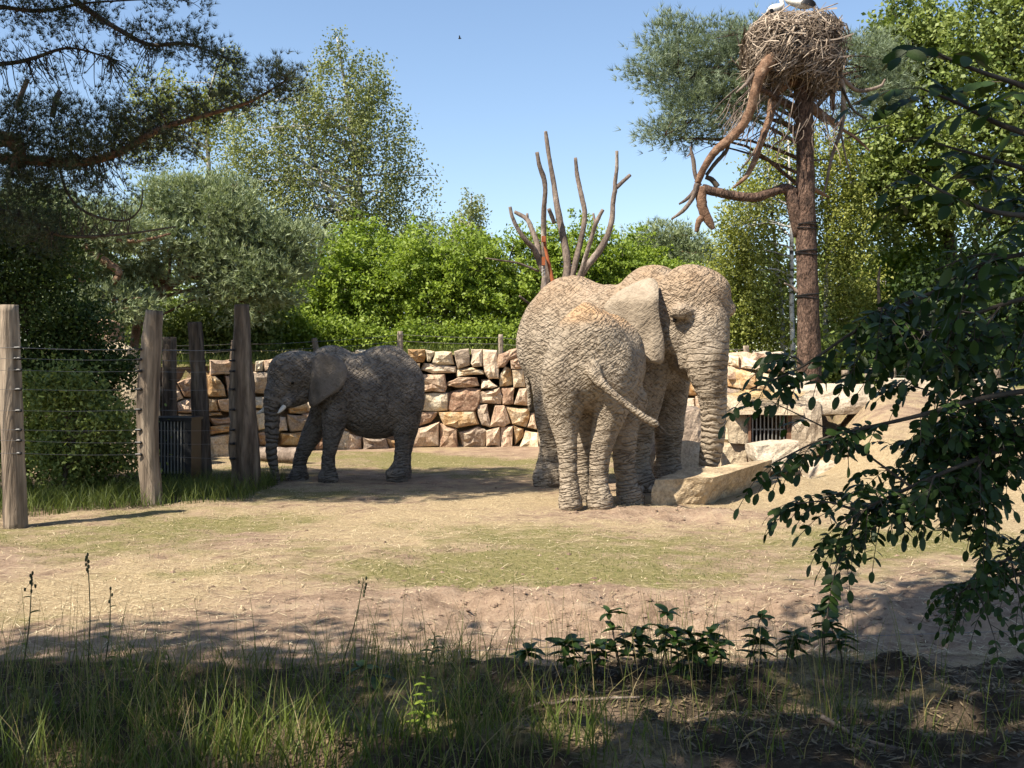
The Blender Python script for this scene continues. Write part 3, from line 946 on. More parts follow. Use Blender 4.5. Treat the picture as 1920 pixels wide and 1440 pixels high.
def mat_skin(name, c_dark, c_mid, c_light, dust, dust_amt, wr=1.0):
    m, nt, b = newmat(name)
    v = coords(nt)
    wt, wl_ = attr(nt, 'wtrunk'), attr(nt, 'wleg')
    f = noise(nt, v, 2.2, 6, 0.62)
    r = ramp(nt, [(0.28, c_dark), (0.5, c_mid), (0.74, c_light)])
    nt.links.new(f, r.inputs[0])
    col = r.outputs[0]
    dm = math_node(nt, 'MULTIPLY', attr(nt, 'dust'), math_node(nt, 'MULTIPLY', noise(nt, v, 5.0, 4, 0.7), dust_amt * 1.6), True)
    col = mixcol(nt, dm, col, dust)

    def wob(vec, amt, scale):
        nn = nt.nodes.new('ShaderNodeTexNoise')
        nn.inputs['Scale'].default_value = scale
        nt.links.new(vec, nn.inputs['Vector'])
        s_ = nt.nodes.new('ShaderNodeVectorMath')
        s_.operation = 'SCALE'
        nt.links.new(nn.outputs['Color'], s_.inputs[0])
        s_.inputs['Scale'].default_value = amt
        a_ = nt.nodes.new('ShaderNodeVectorMath')
        nt.links.new(vec, a_.inputs[0])
        nt.links.new(s_.outputs[0], a_.inputs[1])
        return a_.outputs[0]

    def cracks(vec, scale, width):
        vo = nt.nodes.new('ShaderNodeTexVoronoi')
        vo.feature = 'DISTANCE_TO_EDGE'
        vo.inputs['Scale'].default_value = scale
        nt.links.new(vec, vo.inputs['Vector'])
        rr = ramp(nt, [(0.0, (0, 0, 0)), (width, (1, 1, 1))], 'EASE')
        nt.links.new(vo.outputs['Distance'], rr.inputs[0])
        return rr.outputs[0]
    def creases(rot, stretch, scale, width, amt):
        tc = nt.nodes.new('ShaderNodeTexCoord')
        mp = nt.nodes.new('ShaderNodeMapping')
        mp.inputs['Rotation'].default_value = rot
        nt.links.new(tc.outputs['Object'], mp.inputs['Vector'])
        mp2 = nt.nodes.new('ShaderNodeMapping')
        mp2.inputs['Scale'].default_value = stretch
        nt.links.new(mp.outputs[0], mp2.inputs['Vector'])
        n_ = noise(nt, wob(mp2.outputs[0], 0.10, 2.5), scale, 2, 0.45)
        d_ = math_node(nt, 'ABSOLUTE', math_node(nt, 'SUBTRACT', n_, 0.5))
        rr = ramp(nt, [(0.0, (0, 0, 0)), (width * 0.28, (0.5, 0.5, 0.5)), (width, (1, 1, 1))])
        nt.links.new(d_, rr.inputs[0])
        return math_node(nt, 'MULTIPLY', rr.outputs[0], amt)
    vb = wob(coords(nt, (1.25, 1.25, 0.85)), 0.16, 3.0)
    c1 = creases((0, 0.62, 0.2), (1.0, 1.0, 3.2), 6.0, 0.13, 0.55)
    c2 = creases((0, -0.62, -0.3), (1.0, 1.0, 3.2), 6.0, 0.13, 0.55)
    c3 = creases((0.3, 0.2, 0.1), (1.0, 1.0, 1.6), 17.0, 0.16, 0.22)
    body = math_node(nt, 'ADD', math_node(nt, 'ADD', c1, c2), c3)
    l1 = creases((0, 0.16, 0.0), (0.8, 0.8, 4.0), 5.5, 0.13, 0.85)
    l2 = creases((0, -0.7, 0.4), (1.0, 1.0, 2.6), 8.0, 0.13, 0.35)
    leg = math_node(nt, 'ADD', math_node(nt, 'ADD', l1, l2), math_node(nt, 'MULTIPLY', c3, 0.5))
    # rings round the trunk: distance along it, wobbled
    s_ = attr(nt, 'strunk')
    ph = math_node(nt, 'ADD', math_node(nt, 'MULTIPLY', s_, 42.0), math_node(nt, 'MULTIPLY', noise(nt, v, 4.0, 3), 9.0))
    rg_ = math_node(nt, 'POWER', math_node(nt, 'ABSOLUTE', math_node(nt, 'SINE', ph)), 0.6)
    trunk = math_node(nt, 'ADD', math_node(nt, 'MULTIPLY', rg_, 0.95), math_node(nt, 'MULTIPLY', c3, 0.8))
    mixn = nt.nodes.new('ShaderNodeMix')
    nt.links.new(wl_, mixn.inputs[0]); nt.links.new(body, mixn.inputs[2]); nt.links.new(leg, mixn.inputs[3])
    mix2 = nt.nodes.new('ShaderNodeMix')
    nt.links.new(wt, mix2.inputs[0]); nt.links.new(mixn.outputs[0], mix2.inputs[2]); nt.links.new(trunk, mix2.inputs[3])
    h = mix2.outputs[0]
    # crease bottoms coloured darker: bare hide without dust, plus shade put into the colour
    cr = ramp(nt, [(0.35, (0.42, 0.385, 0.35)), (0.78, (1, 1, 1))])
    nt.links.new(h, cr.inputs[0])
    col = mixcol(nt, 0.85 * min(wr, 1.0), col, cr.outputs[0], 'MULTIPLY')
    st = ramp(nt, [(0.30, (0.60, 0.57, 0.55)), (0.48, (1, 1, 1))])
    nt.links.new(noise(nt, v, 7.0, 5, 0.7), st.inputs[0])
    col = mixcol(nt, 0.5, col, st.outputs[0], 'MULTIPLY')
    nt.links.new(col, b.inputs['Base Color'])
    b.inputs['Roughness'].default_value = 0.85
    n1 = bump(nt, None, noise(nt, v, 9.0, 4, 0.6), 0.18, 0.05)
    bump(nt, b, h, 0.85 * wr, 0.040, n1)
    return m


M_SKIN = mat_skin('hide_dusty', (0.188, 0.147, 0.106), (0.272, 0.221, 0.163), (0.335, 0.276, 0.213), (0.42, 0.235, 0.105), 0.3)
M_SKINJ = mat_skin('hide_young', (0.180, 0.140, 0.103), (0.261, 0.212, 0.156), (0.328, 0.269, 0.205), (0.44, 0.255, 0.115), 0.8)
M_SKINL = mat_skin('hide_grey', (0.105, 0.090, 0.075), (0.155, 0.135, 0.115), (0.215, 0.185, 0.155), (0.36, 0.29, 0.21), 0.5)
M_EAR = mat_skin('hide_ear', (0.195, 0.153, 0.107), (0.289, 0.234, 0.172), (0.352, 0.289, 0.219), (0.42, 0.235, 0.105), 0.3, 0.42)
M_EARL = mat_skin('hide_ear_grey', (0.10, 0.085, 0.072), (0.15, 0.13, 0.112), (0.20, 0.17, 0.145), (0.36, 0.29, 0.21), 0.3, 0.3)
M_TUSK = m_noise('ivory', [(0.3, (0.50, 0.44, 0.34)), (0.7, (0.78, 0.73, 0.64))], 6, rough=0.45)
M_EYE = m_plain('eye_dark', (0.012, 0.009, 0.007), 0.15)
M_NAIL = m_noise('toenail', [(0.3, (0.26, 0.21, 0.16)), (0.7, (0.44, 0.37, 0.29))], 9, rough=0.7)
M_HAIR = m_plain('tail_hair', (0.05, 0.042, 0.036), 0.6)


def elephant(name, label, base, prims, trunk, mat, vox, legz, dust_fn=None, dents=None):
    V, Q = sdf_surface(prims, vox)
    root = thing(name, base, label, 'elephant')
    # vertex data for the hide: trunk rings and leg folds
    ts = trunk
    best = np.full(len(V), 1e9)
    s_at = np.zeros(len(V))
    cum = np.concatenate([[0], np.cumsum(np.linalg.norm(np.diff(ts[:, :3], axis=0), axis=1))])
    for i in range(len(ts) - 1):
        a, b = ts[i, :3], ts[i + 1, :3]
        ab = b - a
        t = np.clip(((V - a) @ ab) / (ab @ ab), 0, 1)
        d = np.linalg.norm(V - a - t[:, None] * ab, axis=1) - (ts[i, 3] + t * (ts[i + 1, 3] - ts[i, 3]))
        u = d < best
        best[u] = d[u]
        s_at[u] = (cum[i] + t * (cum[i + 1] - cum[i]))[u]
    wt = smooth(0.10, 0.0, best) * smooth(0.05, 0.28, s_at)
    wleg = smooth(legz + 0.15, legz - 0.35, V[:, 2] - base[2]) * (1 - wt)
    nrm = np.zeros_like(V)
    q = V[Q]
    fn = np.cross(q[:, 2] - q[:, 0], q[:, 3] - q[:, 1])
    for i in range(4):
        np.add.at(nrm, Q[:, i], fn)
    nrm /= np.linalg.norm(nrm, axis=1, keepdims=True) + 1e-9
    loc = V - base
    disp = 0.010 * vnoise(loc * 4.0) + 0.006 * vnoise(loc * 9.0 + 4)
    ring = np.abs(((s_at * 11.0 + 0.35 * vnoise(loc * 5.0)) % 1.0) - 0.5) * 2
    disp += wt * 0.011 * (ring - 0.6)
    zr = np.abs(((loc[:, 2] * 8.5 + 0.7 * vnoise(loc * 4.0 + 7)) % 1.0) - 0.5) * 2
    disp += wleg * 0.008 * (zr - 0.6)
    V = V + nrm * disp[:, None]
    dust = np.zeros(len(V)) if dust_fn is None else dust_fn(V, nrm)
    mb = MB()
    mb.add(V, Q)
    mb.build('body', mat, root, base, shade=True, attrs={'wtrunk': wt, 'wleg': wleg, 'strunk': s_at, 'dust': dust})
    return root


def ear(root, base, outline, hinge, depth_fn, thick, mat, rings=9, name='ear', seg=44):
    """outline: rows of photo px,py (closed); hinge: px,py of the ear root; depth_fn(px,py)->Y"""
    o = spline(np.vstack([outline, outline[:1]]), seg + 1)[:-1]
    n = len(o)
    h = np.array(hinge, float)
    V, f = [], []
    ts = np.linspace(0.0, 1, rings + 1)[1:]
    for side in (-1, 1):
        V.append(np.append(h, side)[None])
        for t in ts:
            q = h + (o - h) * t
            V.append(np.column_stack([q, np.full(n, side * (1 - 0.75 * t ** 6))]))
    V = np.vstack(V)
    yy = depth_fn(V[:, 0], V[:, 1]) + V[:, 2] * thick * 0.5
    W = np.stack([(V[:, 0] - 960) / F * yy, yy, CAMZ - (V[:, 1] - HOR) / F * yy], 1)
    half = 1 + rings * n
    for sidx in range(2):
        b0 = sidx * half
        for k in range(n):
            k2 = (k + 1) % n
            f.append((b0, b0 + 1 + k, b0 + 1 + k2) if sidx else (b0, b0 + 1 + k2, b0 + 1 + k))
            for r_ in range(rings - 1):
                a, c_ = b0 + 1 + r_ * n, b0 + 1 + (r_ + 1) * n
                f.append((a + k, c_ + k, c_ + k2, a + k2) if sidx else (a + k2, c_ + k2, c_ + k, a + k))
    e0, e1 = 1 + (rings - 1) * n, half + 1 + (rings - 1) * n
    for k in range(n):
        k2 = (k + 1) % n
        f.append((e0 + k, e0 + k2, e1 + k2, e1 + k))
    mb = MB()
    mb.add(W, f)
    z = np.zeros(len(W))
    return mb.build(name, mat, root, base, shade=True, attrs={'wtrunk': z, 'wleg': z, 'strunk': z, 'dust': z})


def ball(mb, c, r, n=8):
    c = np.asarray(c, float)
    r = np.full(3, r) if np.isscalar(r) else np.asarray(r)
    th = np.linspace(0, np.pi, n)
    ph = np.linspace(0, 2 * np.pi, n * 2, endpoint=False)
    T, Ph = np.meshgrid(th, ph, indexing='ij')
    V = np.stack([np.sin(T) * np.cos(Ph), np.sin(T) * np.sin(Ph), np.cos(T)], -1).reshape(-1, 3) * r + c
    k = n * 2
    i = np.arange(n - 1)[:, None] * k
    j = np.arange(k)[None]
    f = np.stack([i + j, i + k + j, i + k + (j + 1) % k, i + (j + 1) % k], -1).reshape(-1, 4)
    mb.add(V, f)


def foot_rods(ps, k=0.05):
    out, s = chain(ps, k)
    return out


def nails(root, base, c, fwd, rad, z, mat=None, n=4):
    f = np.array([fwd[0], fwd[1]]) / math.hypot(*fwd)
    for a in np.linspace(-0.9, 0.9, n):
        d = np.array([f[0] * math.cos(a) - f[1] * math.sin(a), f[0] * math.sin(a) + f[1] * math.cos(a)])
        mb = MB()
        ball(mb, (c[0] + d[0] * rad, c[1] + d[1] * rad, z), (rad * 0.20, rad * 0.20, rad * 0.24), 6)
        mb.build('toenail', mat or M_NAIL, root, base, shade=True)


def W4(z, zx, zy, Y, r):
    """zoom-picture point + radius in zoom pixels -> x,y,z,r in metres"""
    o, s = z
    p = P(o[0] + zx / s, o[1] + zy / s, Y)
    return [p[0], p[1], p[2], r / s / F * Y]


# ------------------------------------------------------------------ left elephant, side on
Z5 = ((440, 600), 4.235)
YL = lambda zx: 15.28 + (zx - 1000) * 0.00045
w5 = lambda zx, zy, dY, r: W4(Z5, zx, zy, YL(zx) + dY, r)
I3 = np.eye(3)
px5 = 15.2 / F / 4.235
RL = rot_axes((-0.97, -0.24))


def el(c, radii, R=I3, k=0.15, zs=px5):
    return ('e', np.array(c[:3]), np.array(radii) * zs, R, k)


def tilt(R, a):
    """pitch: nose down by a radians"""
    ca, sa = math.cos(a), math.sin(a)
    return R @ np.array([[ca, 0, sa], [0, 1, 0], [-sa, 0, ca]])


pr = []
pr.append(el(w5(1090, 580, 0.0, 0), (370, 250, 318), RL, 0.1))
pr.append(el(w5(1150, 690, 0.0, 0), (280, 240, 245), RL, 0.2))
pr.append(el(w5(1265, 500, 0.0, 0), (205, 225, 272), RL, 0.15))
pr.append(el(w5(1180, 330, 0.0, 0), (150, 120, 112), RL, 0.2))
pr.append(el(w5(1370, 560, 0.0, 0), (108, 205, 200), RL, 0.2))
pr.append(el(w5(800, 500, 0.0, 0), (190, 215, 265), RL, 0.2))
pr.append(el(w5(745, 300, 0.0, 0), (110, 90, 80), RL, 0.2))
c, _ = chain([w5(790, 470, 0.0, 200), w5(640, 430, -0.02, 170), w5(520, 410, -0.05, 150)], 0.15)
pr += c
# head
hy = -0.10
RH = rot_axes((-0.90, -0.44))
pr.append(el(w5(455, 420, hy, 0), (165, 135, 150), RH, 0.12))
pr.append(el(w5(385, 400, hy, 0), (105, 120, 115), RH, 0.12))
pr.append(el(w5(500, 345, hy, 0), (130, 120, 80), RH, 0.1))
pr.append(el(w5(380, 520, hy, 0), (95, 108, 110), RH, 0.10))
pr.append(el(w5(460, 480, hy - 0.17, 0), (55, 40, 38), RH, 0.06))
pr.append(el(w5(505, 585, hy, 0), (90, 95, 80), RH, 0.10))
c, _ = chain([w5(520, 600, hy, 70), w5(450, 650, hy, 42), w5(400, 672, hy, 24)], 0.06)
pr += c
c, TL = chain([w5(385, 500, hy - 0.02, 105), w5(330, 590, hy - 0.05, 92), w5(302, 690, hy - 0.07, 66), w5(298, 800, hy - 0.07, 53), w5(297, 920, hy - 0.06, 46), w5(292, 1030, hy - 0.05, 41), w5(302, 1120, hy - 0.03, 36), w5(322, 1220, hy - 0.02, 26), w5(333, 1290, hy - 0.02, 23)], 0.08)
pr += c
for s, x0 in ((-1, 393), (1, 235)):      # lip sheaths of the tusks
    pass
c, _ = chain([w5(440, 640, hy - 0.16, 45), w5(400, 675, hy - 0.20, 34)], 0.05)
pr += c
c, _ = chain([w5(300, 650, hy + 0.05, 45), w5(252, 695, hy + 0.02, 26)], 0.05)
pr += c
# legs
for pts in (
    [(825, 620, -0.20, 125), (790, 800, -0.24, 92), (765, 960, -0.25, 66), (748, 1080, -0.25, 52), (747, 1180, -0.25, 53), (745, 1238, -0.25, 66), (742, 1262, -0.25, 80)],
    [(740, 640, 0.18, 115), (650, 840, 0.20, 84), (560, 1010, 0.20, 61), (515, 1120, 0.20, 50), (517, 1190, 0.20, 50), (510, 1235, 0.18, 62), (507, 1258, 0.18, 79)],
    [(1345, 640, -0.20, 150), (1350, 800, -0.22, 108), (1335, 940, -0.23, 66), (1325, 1050, -0.23, 54), (1315, 1150, -0.23, 58), (1302, 1215, -0.23, 76), (1292, 1238, -0.23, 92)],
    [(1350, 660, 0.18, 140), (1372, 830, 0.2, 92), (1362, 960, 0.22, 60), (1350, 1070, 0.22, 50), (1345, 1150, 0.22, 54), (1335, 1220, 0.22, 64), (1332, 1238, 0.22, 66)]):
    c, _ = chain([w5(*q) for q in pts], 0.10)
    pr += c
c, _ = chain([w5(1440, 400, 0.10, 30), w5(1462, 520, 0.12, 20), w5(1440, 700, 0.14, 13), w5(1432, 860, 0.14, 9)], 0.03)
pr += c
bL = np.array([(640 - 960) / F * 15.2, 15.2, 0.0])
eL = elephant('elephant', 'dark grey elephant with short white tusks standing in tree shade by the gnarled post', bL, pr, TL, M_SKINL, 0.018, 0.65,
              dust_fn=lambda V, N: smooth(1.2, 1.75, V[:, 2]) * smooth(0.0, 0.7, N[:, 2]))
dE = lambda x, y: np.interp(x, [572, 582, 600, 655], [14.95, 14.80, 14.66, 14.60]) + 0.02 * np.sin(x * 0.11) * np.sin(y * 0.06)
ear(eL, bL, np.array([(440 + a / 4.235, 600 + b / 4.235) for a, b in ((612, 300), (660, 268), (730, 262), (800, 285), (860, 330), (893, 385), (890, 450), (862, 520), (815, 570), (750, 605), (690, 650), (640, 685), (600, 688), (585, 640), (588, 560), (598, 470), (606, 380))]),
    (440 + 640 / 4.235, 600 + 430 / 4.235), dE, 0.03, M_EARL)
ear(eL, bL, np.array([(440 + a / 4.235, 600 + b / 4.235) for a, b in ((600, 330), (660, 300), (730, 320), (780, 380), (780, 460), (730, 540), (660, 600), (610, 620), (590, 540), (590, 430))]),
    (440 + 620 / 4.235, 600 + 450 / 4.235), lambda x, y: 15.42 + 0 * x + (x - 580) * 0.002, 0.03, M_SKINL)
for (a, b, c_, d1, d2) in (((405, 672), (372, 712), (342, 741), hy - 0.22, hy - 0.30), ((256, 692), (222, 722), (174, 746), hy + 0.02, hy - 0.10)):
    mb = MB()
    t_ = spline([w5(*a, d1, 19), w5(*b, (d1 + d2) / 2, 17), w5(*c_, d2, 5)], 9)
    tube(mb, t_[:, :3], t_[:, 3], 8)
    mb.build('tusk', M_TUSK, eL, bL, shade=True)
mb = MB(); e = w5(458, 497, hy - 0.235, 0); ball(mb, e[:3], 0.026); mb.build('eye', M_EYE, eL, bL, shade=True)
for (zx, zy, dY) in ((742, 1268, -0.25), (507, 1262, 0.18), (1295, 1243, -0.23), (1332, 1238, 0.22)):
    p = w5(zx, zy, dY, 70)
    nails(eL, bL, p, (-1, -0.4), p[3] * 0.93, p[2] - 0.07)

# ------------------------------------------------------------------ big elephant, three-quarter view
Z6 = ((940, 470), 2.77)
w6 = lambda zx, zy, Y, r: W4(Z6, zx, zy, Y, r)
RB = rot_axes((0.848, -0.53))


def wp(x, y, z): return np.array([x, y, z])


pr = []
E = lambda c, r, R=RB, k=0.2: ('e', np.array(c[:3], float), np.array(r, float), R, k)
pr.append(E((1.30, 14.45, 1.98), (1.00, 0.66, 0.74), tilt(RB, -0.02), 0.1))
pr.append(E((1.20, 14.50, 1.72), (0.85, 0.62, 0.52)))
pr.append(E((0.75, 14.82, 2.03), (0.60, 0.60, 0.76)))
pr.append(E((0.86, 14.76, 2.50), (0.42, 0.30, 0.36)))
pr.append(E((0.52, 14.95, 1.90), (0.40, 0.52, 0.60)))
pr.append(E((1.88, 14.08, 2.08), (0.52, 0.58, 0.72)))
pr.append(E((1.86, 14.10, 2.70), (0.36, 0.24, 0.265)))
c, _ = chain([(1.85, 14.1, 2.15, 0.56), (2.05, 13.85, 2.25, 0.46), (2.22, 13.72, 2.32, 0.40)], 0.2)
pr += c
hf = np.array([0.60, -0.80])
RBH = rot_axes(hf)
Yh = 13.62
hc = np.array(w6(1005, 280, Yh, 0)[:3])
pr.append(E(hc, (0.40, 0.42, 0.46), RBH, 0.12))
pr.append(E(w6(970, 215, Yh, 0), (0.34, 0.36, 0.34), RBH, 0.12))
pr.append(E(w6(1075, 225, Yh - 0.08, 0), (0.26, 0.30, 0.30), RBH, 0.10))
pr.append(E(w6(940, 318, Yh - 0.36, 0), (0.15, 0.16, 0.10), RBH, 0.05))
pr.append(E(w6(1166, 300, Yh - 0.10, 0), (0.13, 0.12, 0.115), RBH, 0.05))
pr.append(E(w6(905, 440, Yh - 0.12, 0), (0.18, 0.18, 0.24), RBH, 0.12))
pr.append(E(w6(1060, 400, Yh - 0.20, 0), (0.26, 0.27, 0.30), RBH, 0.12))
pr.append(E(w6(962, 560, Yh - 0.16, 0), (0.13, 0.13, 0.20), RBH, 0.10))
c, _ = chain([w6(930, 470, Yh, 85), w6(940, 580, Yh - 0.02, 55), w6(985, 640, Yh - 0.06, 36)], 0.1)
pr += c
c, TB = chain([w6(1060, 400, Yh - 0.20, 118), w6(1064, 500, Yh - 0.25, 114), w6(1066, 600, Yh - 0.26, 104), w6(1088, 700, Yh - 0.25, 83), w6(1100, 800, Yh - 0.22, 67), w6(1100, 900, Yh - 0.18, 60), w6(1094, 1000, Yh - 0.14, 55), w6(1078, 1100, Yh - 0.08, 47), w6(1062, 1200, Yh - 0.02, 38), w6(1050, 1270, Yh + 0.02, 31)], 0.1)
pr += c
for pts in (
    [(0.62, 14.68, 1.75, 0.40), (0.58, 14.62, 1.30, 0.30), (0.55, 14.62, 0.85, 0.205), (0.56, 14.66, 0.55, 0.175), (0.54, 14.64, 0.28, 0.185), (0.52, 14.60, 0.12, 0.215), (0.51, 14.58, 0.07, 0.225)],
    [(0.92, 15.15, 1.75, 0.38), (0.90, 15.18, 1.20, 0.28), (0.92, 15.20, 0.8, 0.20), (0.95, 15.22, 0.5, 0.17), (0.95, 15.2, 0.25, 0.18), (0.94, 15.17, 0.12, 0.21), (0.94, 15.16, 0.07, 0.22)],
    [(1.72, 13.90, 1.70, 0.36), (1.70, 13.84, 1.25, 0.26), (1.66, 13.84, 0.85, 0.185), (1.64, 13.86, 0.5, 0.16), (1.63, 13.84, 0.25, 0.17), (1.64, 13.80, 0.12, 0.20), (1.645, 13.79, 0.07, 0.21)],
    [(2.05, 14.30, 1.65, 0.36), (2.10, 14.32, 1.20, 0.245), (2.11, 14.34, 0.8, 0.19), (2.10, 14.36, 0.45, 0.165), (2.09, 14.35, 0.25, 0.175), (2.10, 14.32, 0.12, 0.20), (2.10, 14.31, 0.07, 0.21)]):
    c, _ = chain(pts, 0.12)
    pr += c
c, _ = chain([(0.28, 15.22, 2.15, 0.09), (0.20, 15.30, 1.8, 0.05), (0.24, 15.32, 1.3, 0.035), (0.26, 15.33, 1.0, 0.025)], 0.05)
pr += c
bB = np.array([1.3, 14.4, 0.0])
eB = elephant('elephant', 'large sand coloured elephant with hanging trunk standing behind the young one', bB, pr, TB, M_SKIN, 0.022, 1.0,
              dust_fn=lambda V, N: smooth(2.0, 2.8, V[:, 2]))
zz = lambda l: np.array([(940 + a / 2.77, 470 + b / 2.77) for a, b in l])
dB = lambda x, y: np.interp(x, [1130, 1160, 1200, 1225, 1246], [13.56, 13.40, 13.27, 13.22, 13.24]) + np.where(y > 600, 0.00024 * (y - 600), 0.0) + smooth(565, 518, y) * 0.30 + 0.02 * np.sin(x * 0.09 + 1) * np.sin(y * 0.05)
ear(eB, bB, zz(((812, 165), (785, 142), (735, 150), (665, 178), (590, 226), (535, 282), (545, 330), (590, 370), (640, 430), (680, 500), (720, 562), (780, 583), (826, 588), (845, 560), (848, 490), (840, 430), (826, 370), (818, 300), (818, 220))),
    (940 + 770 / 2.77, 470 + 330 / 2.77), dB, 0.035, M_EAR, rings=11, seg=54)
ear(eB, bB, zz(((1130, 150), (1165, 170), (1172, 260), (1165, 380), (1150, 460), (1120, 430), (1110, 300), (1115, 200))),
    (940 + 1130 / 2.77, 470 + 300 / 2.77), lambda x, y: 14.0 + (x - 1340) * 0.004 + 0 * y, 0.035, M_SKIN)
mb = MB(); e = w6(900, 362, Yh - 0.345, 0); ball(mb, e[:3], 0.028); mb.build('eye', M_EYE, eB, bB, shade=True)
for c_ in ((0.51, 14.58), (0.94, 15.16), (1.645, 13.79), (2.10, 14.31)):
    nails(eB, bB, c_, (0.8, -0.6), 0.20, 0.055, n=4)

# ------------------------------------------------------------------ young elephant seen from behind
RJ = rot_axes((0.28, 0.96))
pr = []
EJ = lambda c, r, R=RJ, k=0.15: ('e', np.array(c[:3], float), np.array(r, float), R, k)
pr.append(EJ(w6(455, 585, 12.20, 0), (0.42, 0.49, 0.57), RJ, 0.1))
pr.append(EJ(w6(445, 450, 12.12, 0), (0.30, 0.33, 0.30)))
pr.append(EJ(w6(515, 610, 12.62, 0), (0.66, 0.50, 0.52)))
pr.append(EJ(w6(500, 470, 12.70, 0), (0.60, 0.26, 0.34)))
pr.append(EJ(w6(560, 570, 13.00, 0), (0.42, 0.44, 0.55)))
pr.append(EJ(w6(300, 640, 12.05, 0), (0.26, 0.18, 0.32)))
pr.append(EJ(w6(610, 640, 12.10, 0), (0.26, 0.20, 0.32)))
c, _ = chain([w6(445, 305, 12.10, 26), w6(452, 330, 12.3, 48), w6(480, 360, 12.7, 60), w6(520, 370, 13.1, 60)], 0.2)
pr += c
c, _ = chain([w6(545, 560, 13.05, 150), w6(500, 590, 13.35, 120)], 0.15)
pr += c
hj = np.array([0.98, 13.42, 1.62])
RJH = rot_axes((-0.45, 0.89))
pr.append(EJ(hj, (0.30, 0.28, 0.33), RJH, 0.1))
c, TJ = chain([hj + [-0.06, 0.14, -0.1] if False else [0.93, 13.52, 1.5, 0.20], [0.90, 13.60, 1.25, 0.14], [0.88, 13.62, 0.95, 0.10], [0.88, 13.60, 0.6, 0.075], [0.9, 13.55, 0.25, 0.055], [0.92, 13.5, 0.08, 0.045]], 0.08)
pr += c
for pts in (
    [(330, 720, 12.06, 118), (325, 860, 12.06, 82), (335, 980, 12.04, 56), (347, 1080, 12.02, 47), (352, 1200, 12.0, 45), (356, 1280, 11.98, 52), (361, 1325, 11.97, 62)],
    [(580, 720, 12.12, 115), (555, 860, 12.12, 82), (528, 980, 12.10, 60), (510, 1080, 12.10, 51), (503, 1200, 12.08, 47), (506, 1270, 12.06, 56), (511, 1312, 12.05, 68)],
    [(440, 800, 12.75, 105), (425, 950, 12.72, 62), (420, 1080, 12.70, 46), (422, 1200, 12.68, 42), (424, 1270, 12.66, 46), (425, 1300, 12.66, 50)],
    [(655, 780, 12.75, 105), (640, 940, 12.72, 66), (636, 1080, 12.68, 52), (648, 1200, 12.62, 50), (662, 1262, 12.58, 60), (669, 1290, 12.55, 72)]):
    c, _ = chain([w6(*q) for q in pts], 0.08)
    pr += c
c, tj = chain([w6(475, 610, 11.78, 34), w6(500, 665, 11.70, 26), w6(545, 715, 11.64, 20), w6(620, 775, 11.60, 17), w6(700, 835, 11.58, 14.5), w6(770, 882, 11.58, 12.5), w6(806, 902, 11.58, 11)], 0.05)
pr += c
bJ = np.array([0.95, 12.35, 0.0])
eJ = elephant('elephant', 'young elephant seen from behind, tail swung to one side, orange dust on its back', bJ, pr, TJ, M_SKINJ, 0.018, 0.95,
              dust_fn=lambda V, N: smooth(1.95, 2.3, V[:, 2]) * smooth(0.15, 0.7, N[:, 2]))
mb = MB()
te = np.array(w6(806, 902, 11.58, 0)[:3])
rh = np.random.default_rng(2)
for k in range(26):
    d = np.array([0.10, 0.0, -0.085]) * (0.6 + rh.random() * 0.9) + (rh.random(3) - 0.5) * 0.05
    s0 = te + np.array([-0.03, 0, 0.02]) * rh.random() + (rh.random(3) - 0.5) * 0.02
    tube(mb, [s0, s0 + d * 0.5 + [0, 0, 0.006], s0 + d], [0.0042, 0.0034, 0.0012], 3, cap=False)
mb.build('tail_tuft', M_HAIR, eJ, bJ)
for sgn, xs in ((-1, 0.62), (1, 1.36)):
    pxj = 960 + xs / 13.25 * F
    o = np.array([(pxj, 600), (pxj + sgn * 14, 612), (pxj + sgn * 22, 650), (pxj + sgn * 16, 700), (pxj, 735), (pxj - sgn * 10, 700), (pxj - sgn * 12, 640)])
    ear(eJ, bJ, o, (pxj, 655), lambda x, y: 13.28 + 0 * x, 0.028, M_SKINJ, 6)
for (zx, zy, Y) in ((362, 1330, 11.97), (510, 1318, 12.05), (425, 1300, 12.66), (667, 1296, 12.57)):
    p = w6(zx, zy, Y, 55)
    nails(eJ, bJ, p, (0.28, 0.96), p[3] * 0.9, 0.05)
# ================================================================== timber fence on the left
M_GNARL = m_noise('gnarled_timber', [(0.3, (0.045, 0.034, 0.026)), (0.5, (0.145, 0.11, 0.082)), (0.75, (0.30, 0.24, 0.18))], 7, stretch=(1, 1, 0.12), bmp=(11, 1.0, 0.07), fine=(20, 0.55), rnd=0.1)


def timber(mb, pts, rough, seed, k=16, n=26):
    """rows px,py,Y,width px"""
    w_ = np.array([list(P(a, b, c)) + [d / 2 / F * c] for a, b, c, d in pts])
    s = spline(w_, n)
    if rough < 0.2:
        tube(mb, s[:, :3], s[:, 3], k, rough=rough, seed=seed)
        return s
    s = spline(w_, 60)
    m0 = mb.n
    tube(mb, s[:, :3], s[:, 3], 30, rough=0.0, seed=seed)
    V = mb.v[-1]
    ax_ = np.repeat(s[:, :3], 30, 0)
    d = V - ax_
    an = np.arctan2(d[:, 1], d[:, 0])
    z_ = V[:, 2]
    q = np.stack([np.cos(an) * 2.2 + seed, np.sin(an) * 2.2, z_ * 1.6], 1)
    q2 = np.stack([np.cos(an + z_ * 0.9) * 5 + seed, np.sin(an + z_ * 0.9) * 5, z_ * 0.8], 1)
    V += d * (0.20 * vnoise(q) + 0.16 * vnoise(q2) + 0.06 * vnoise(q * 4))[:, None]
    return s


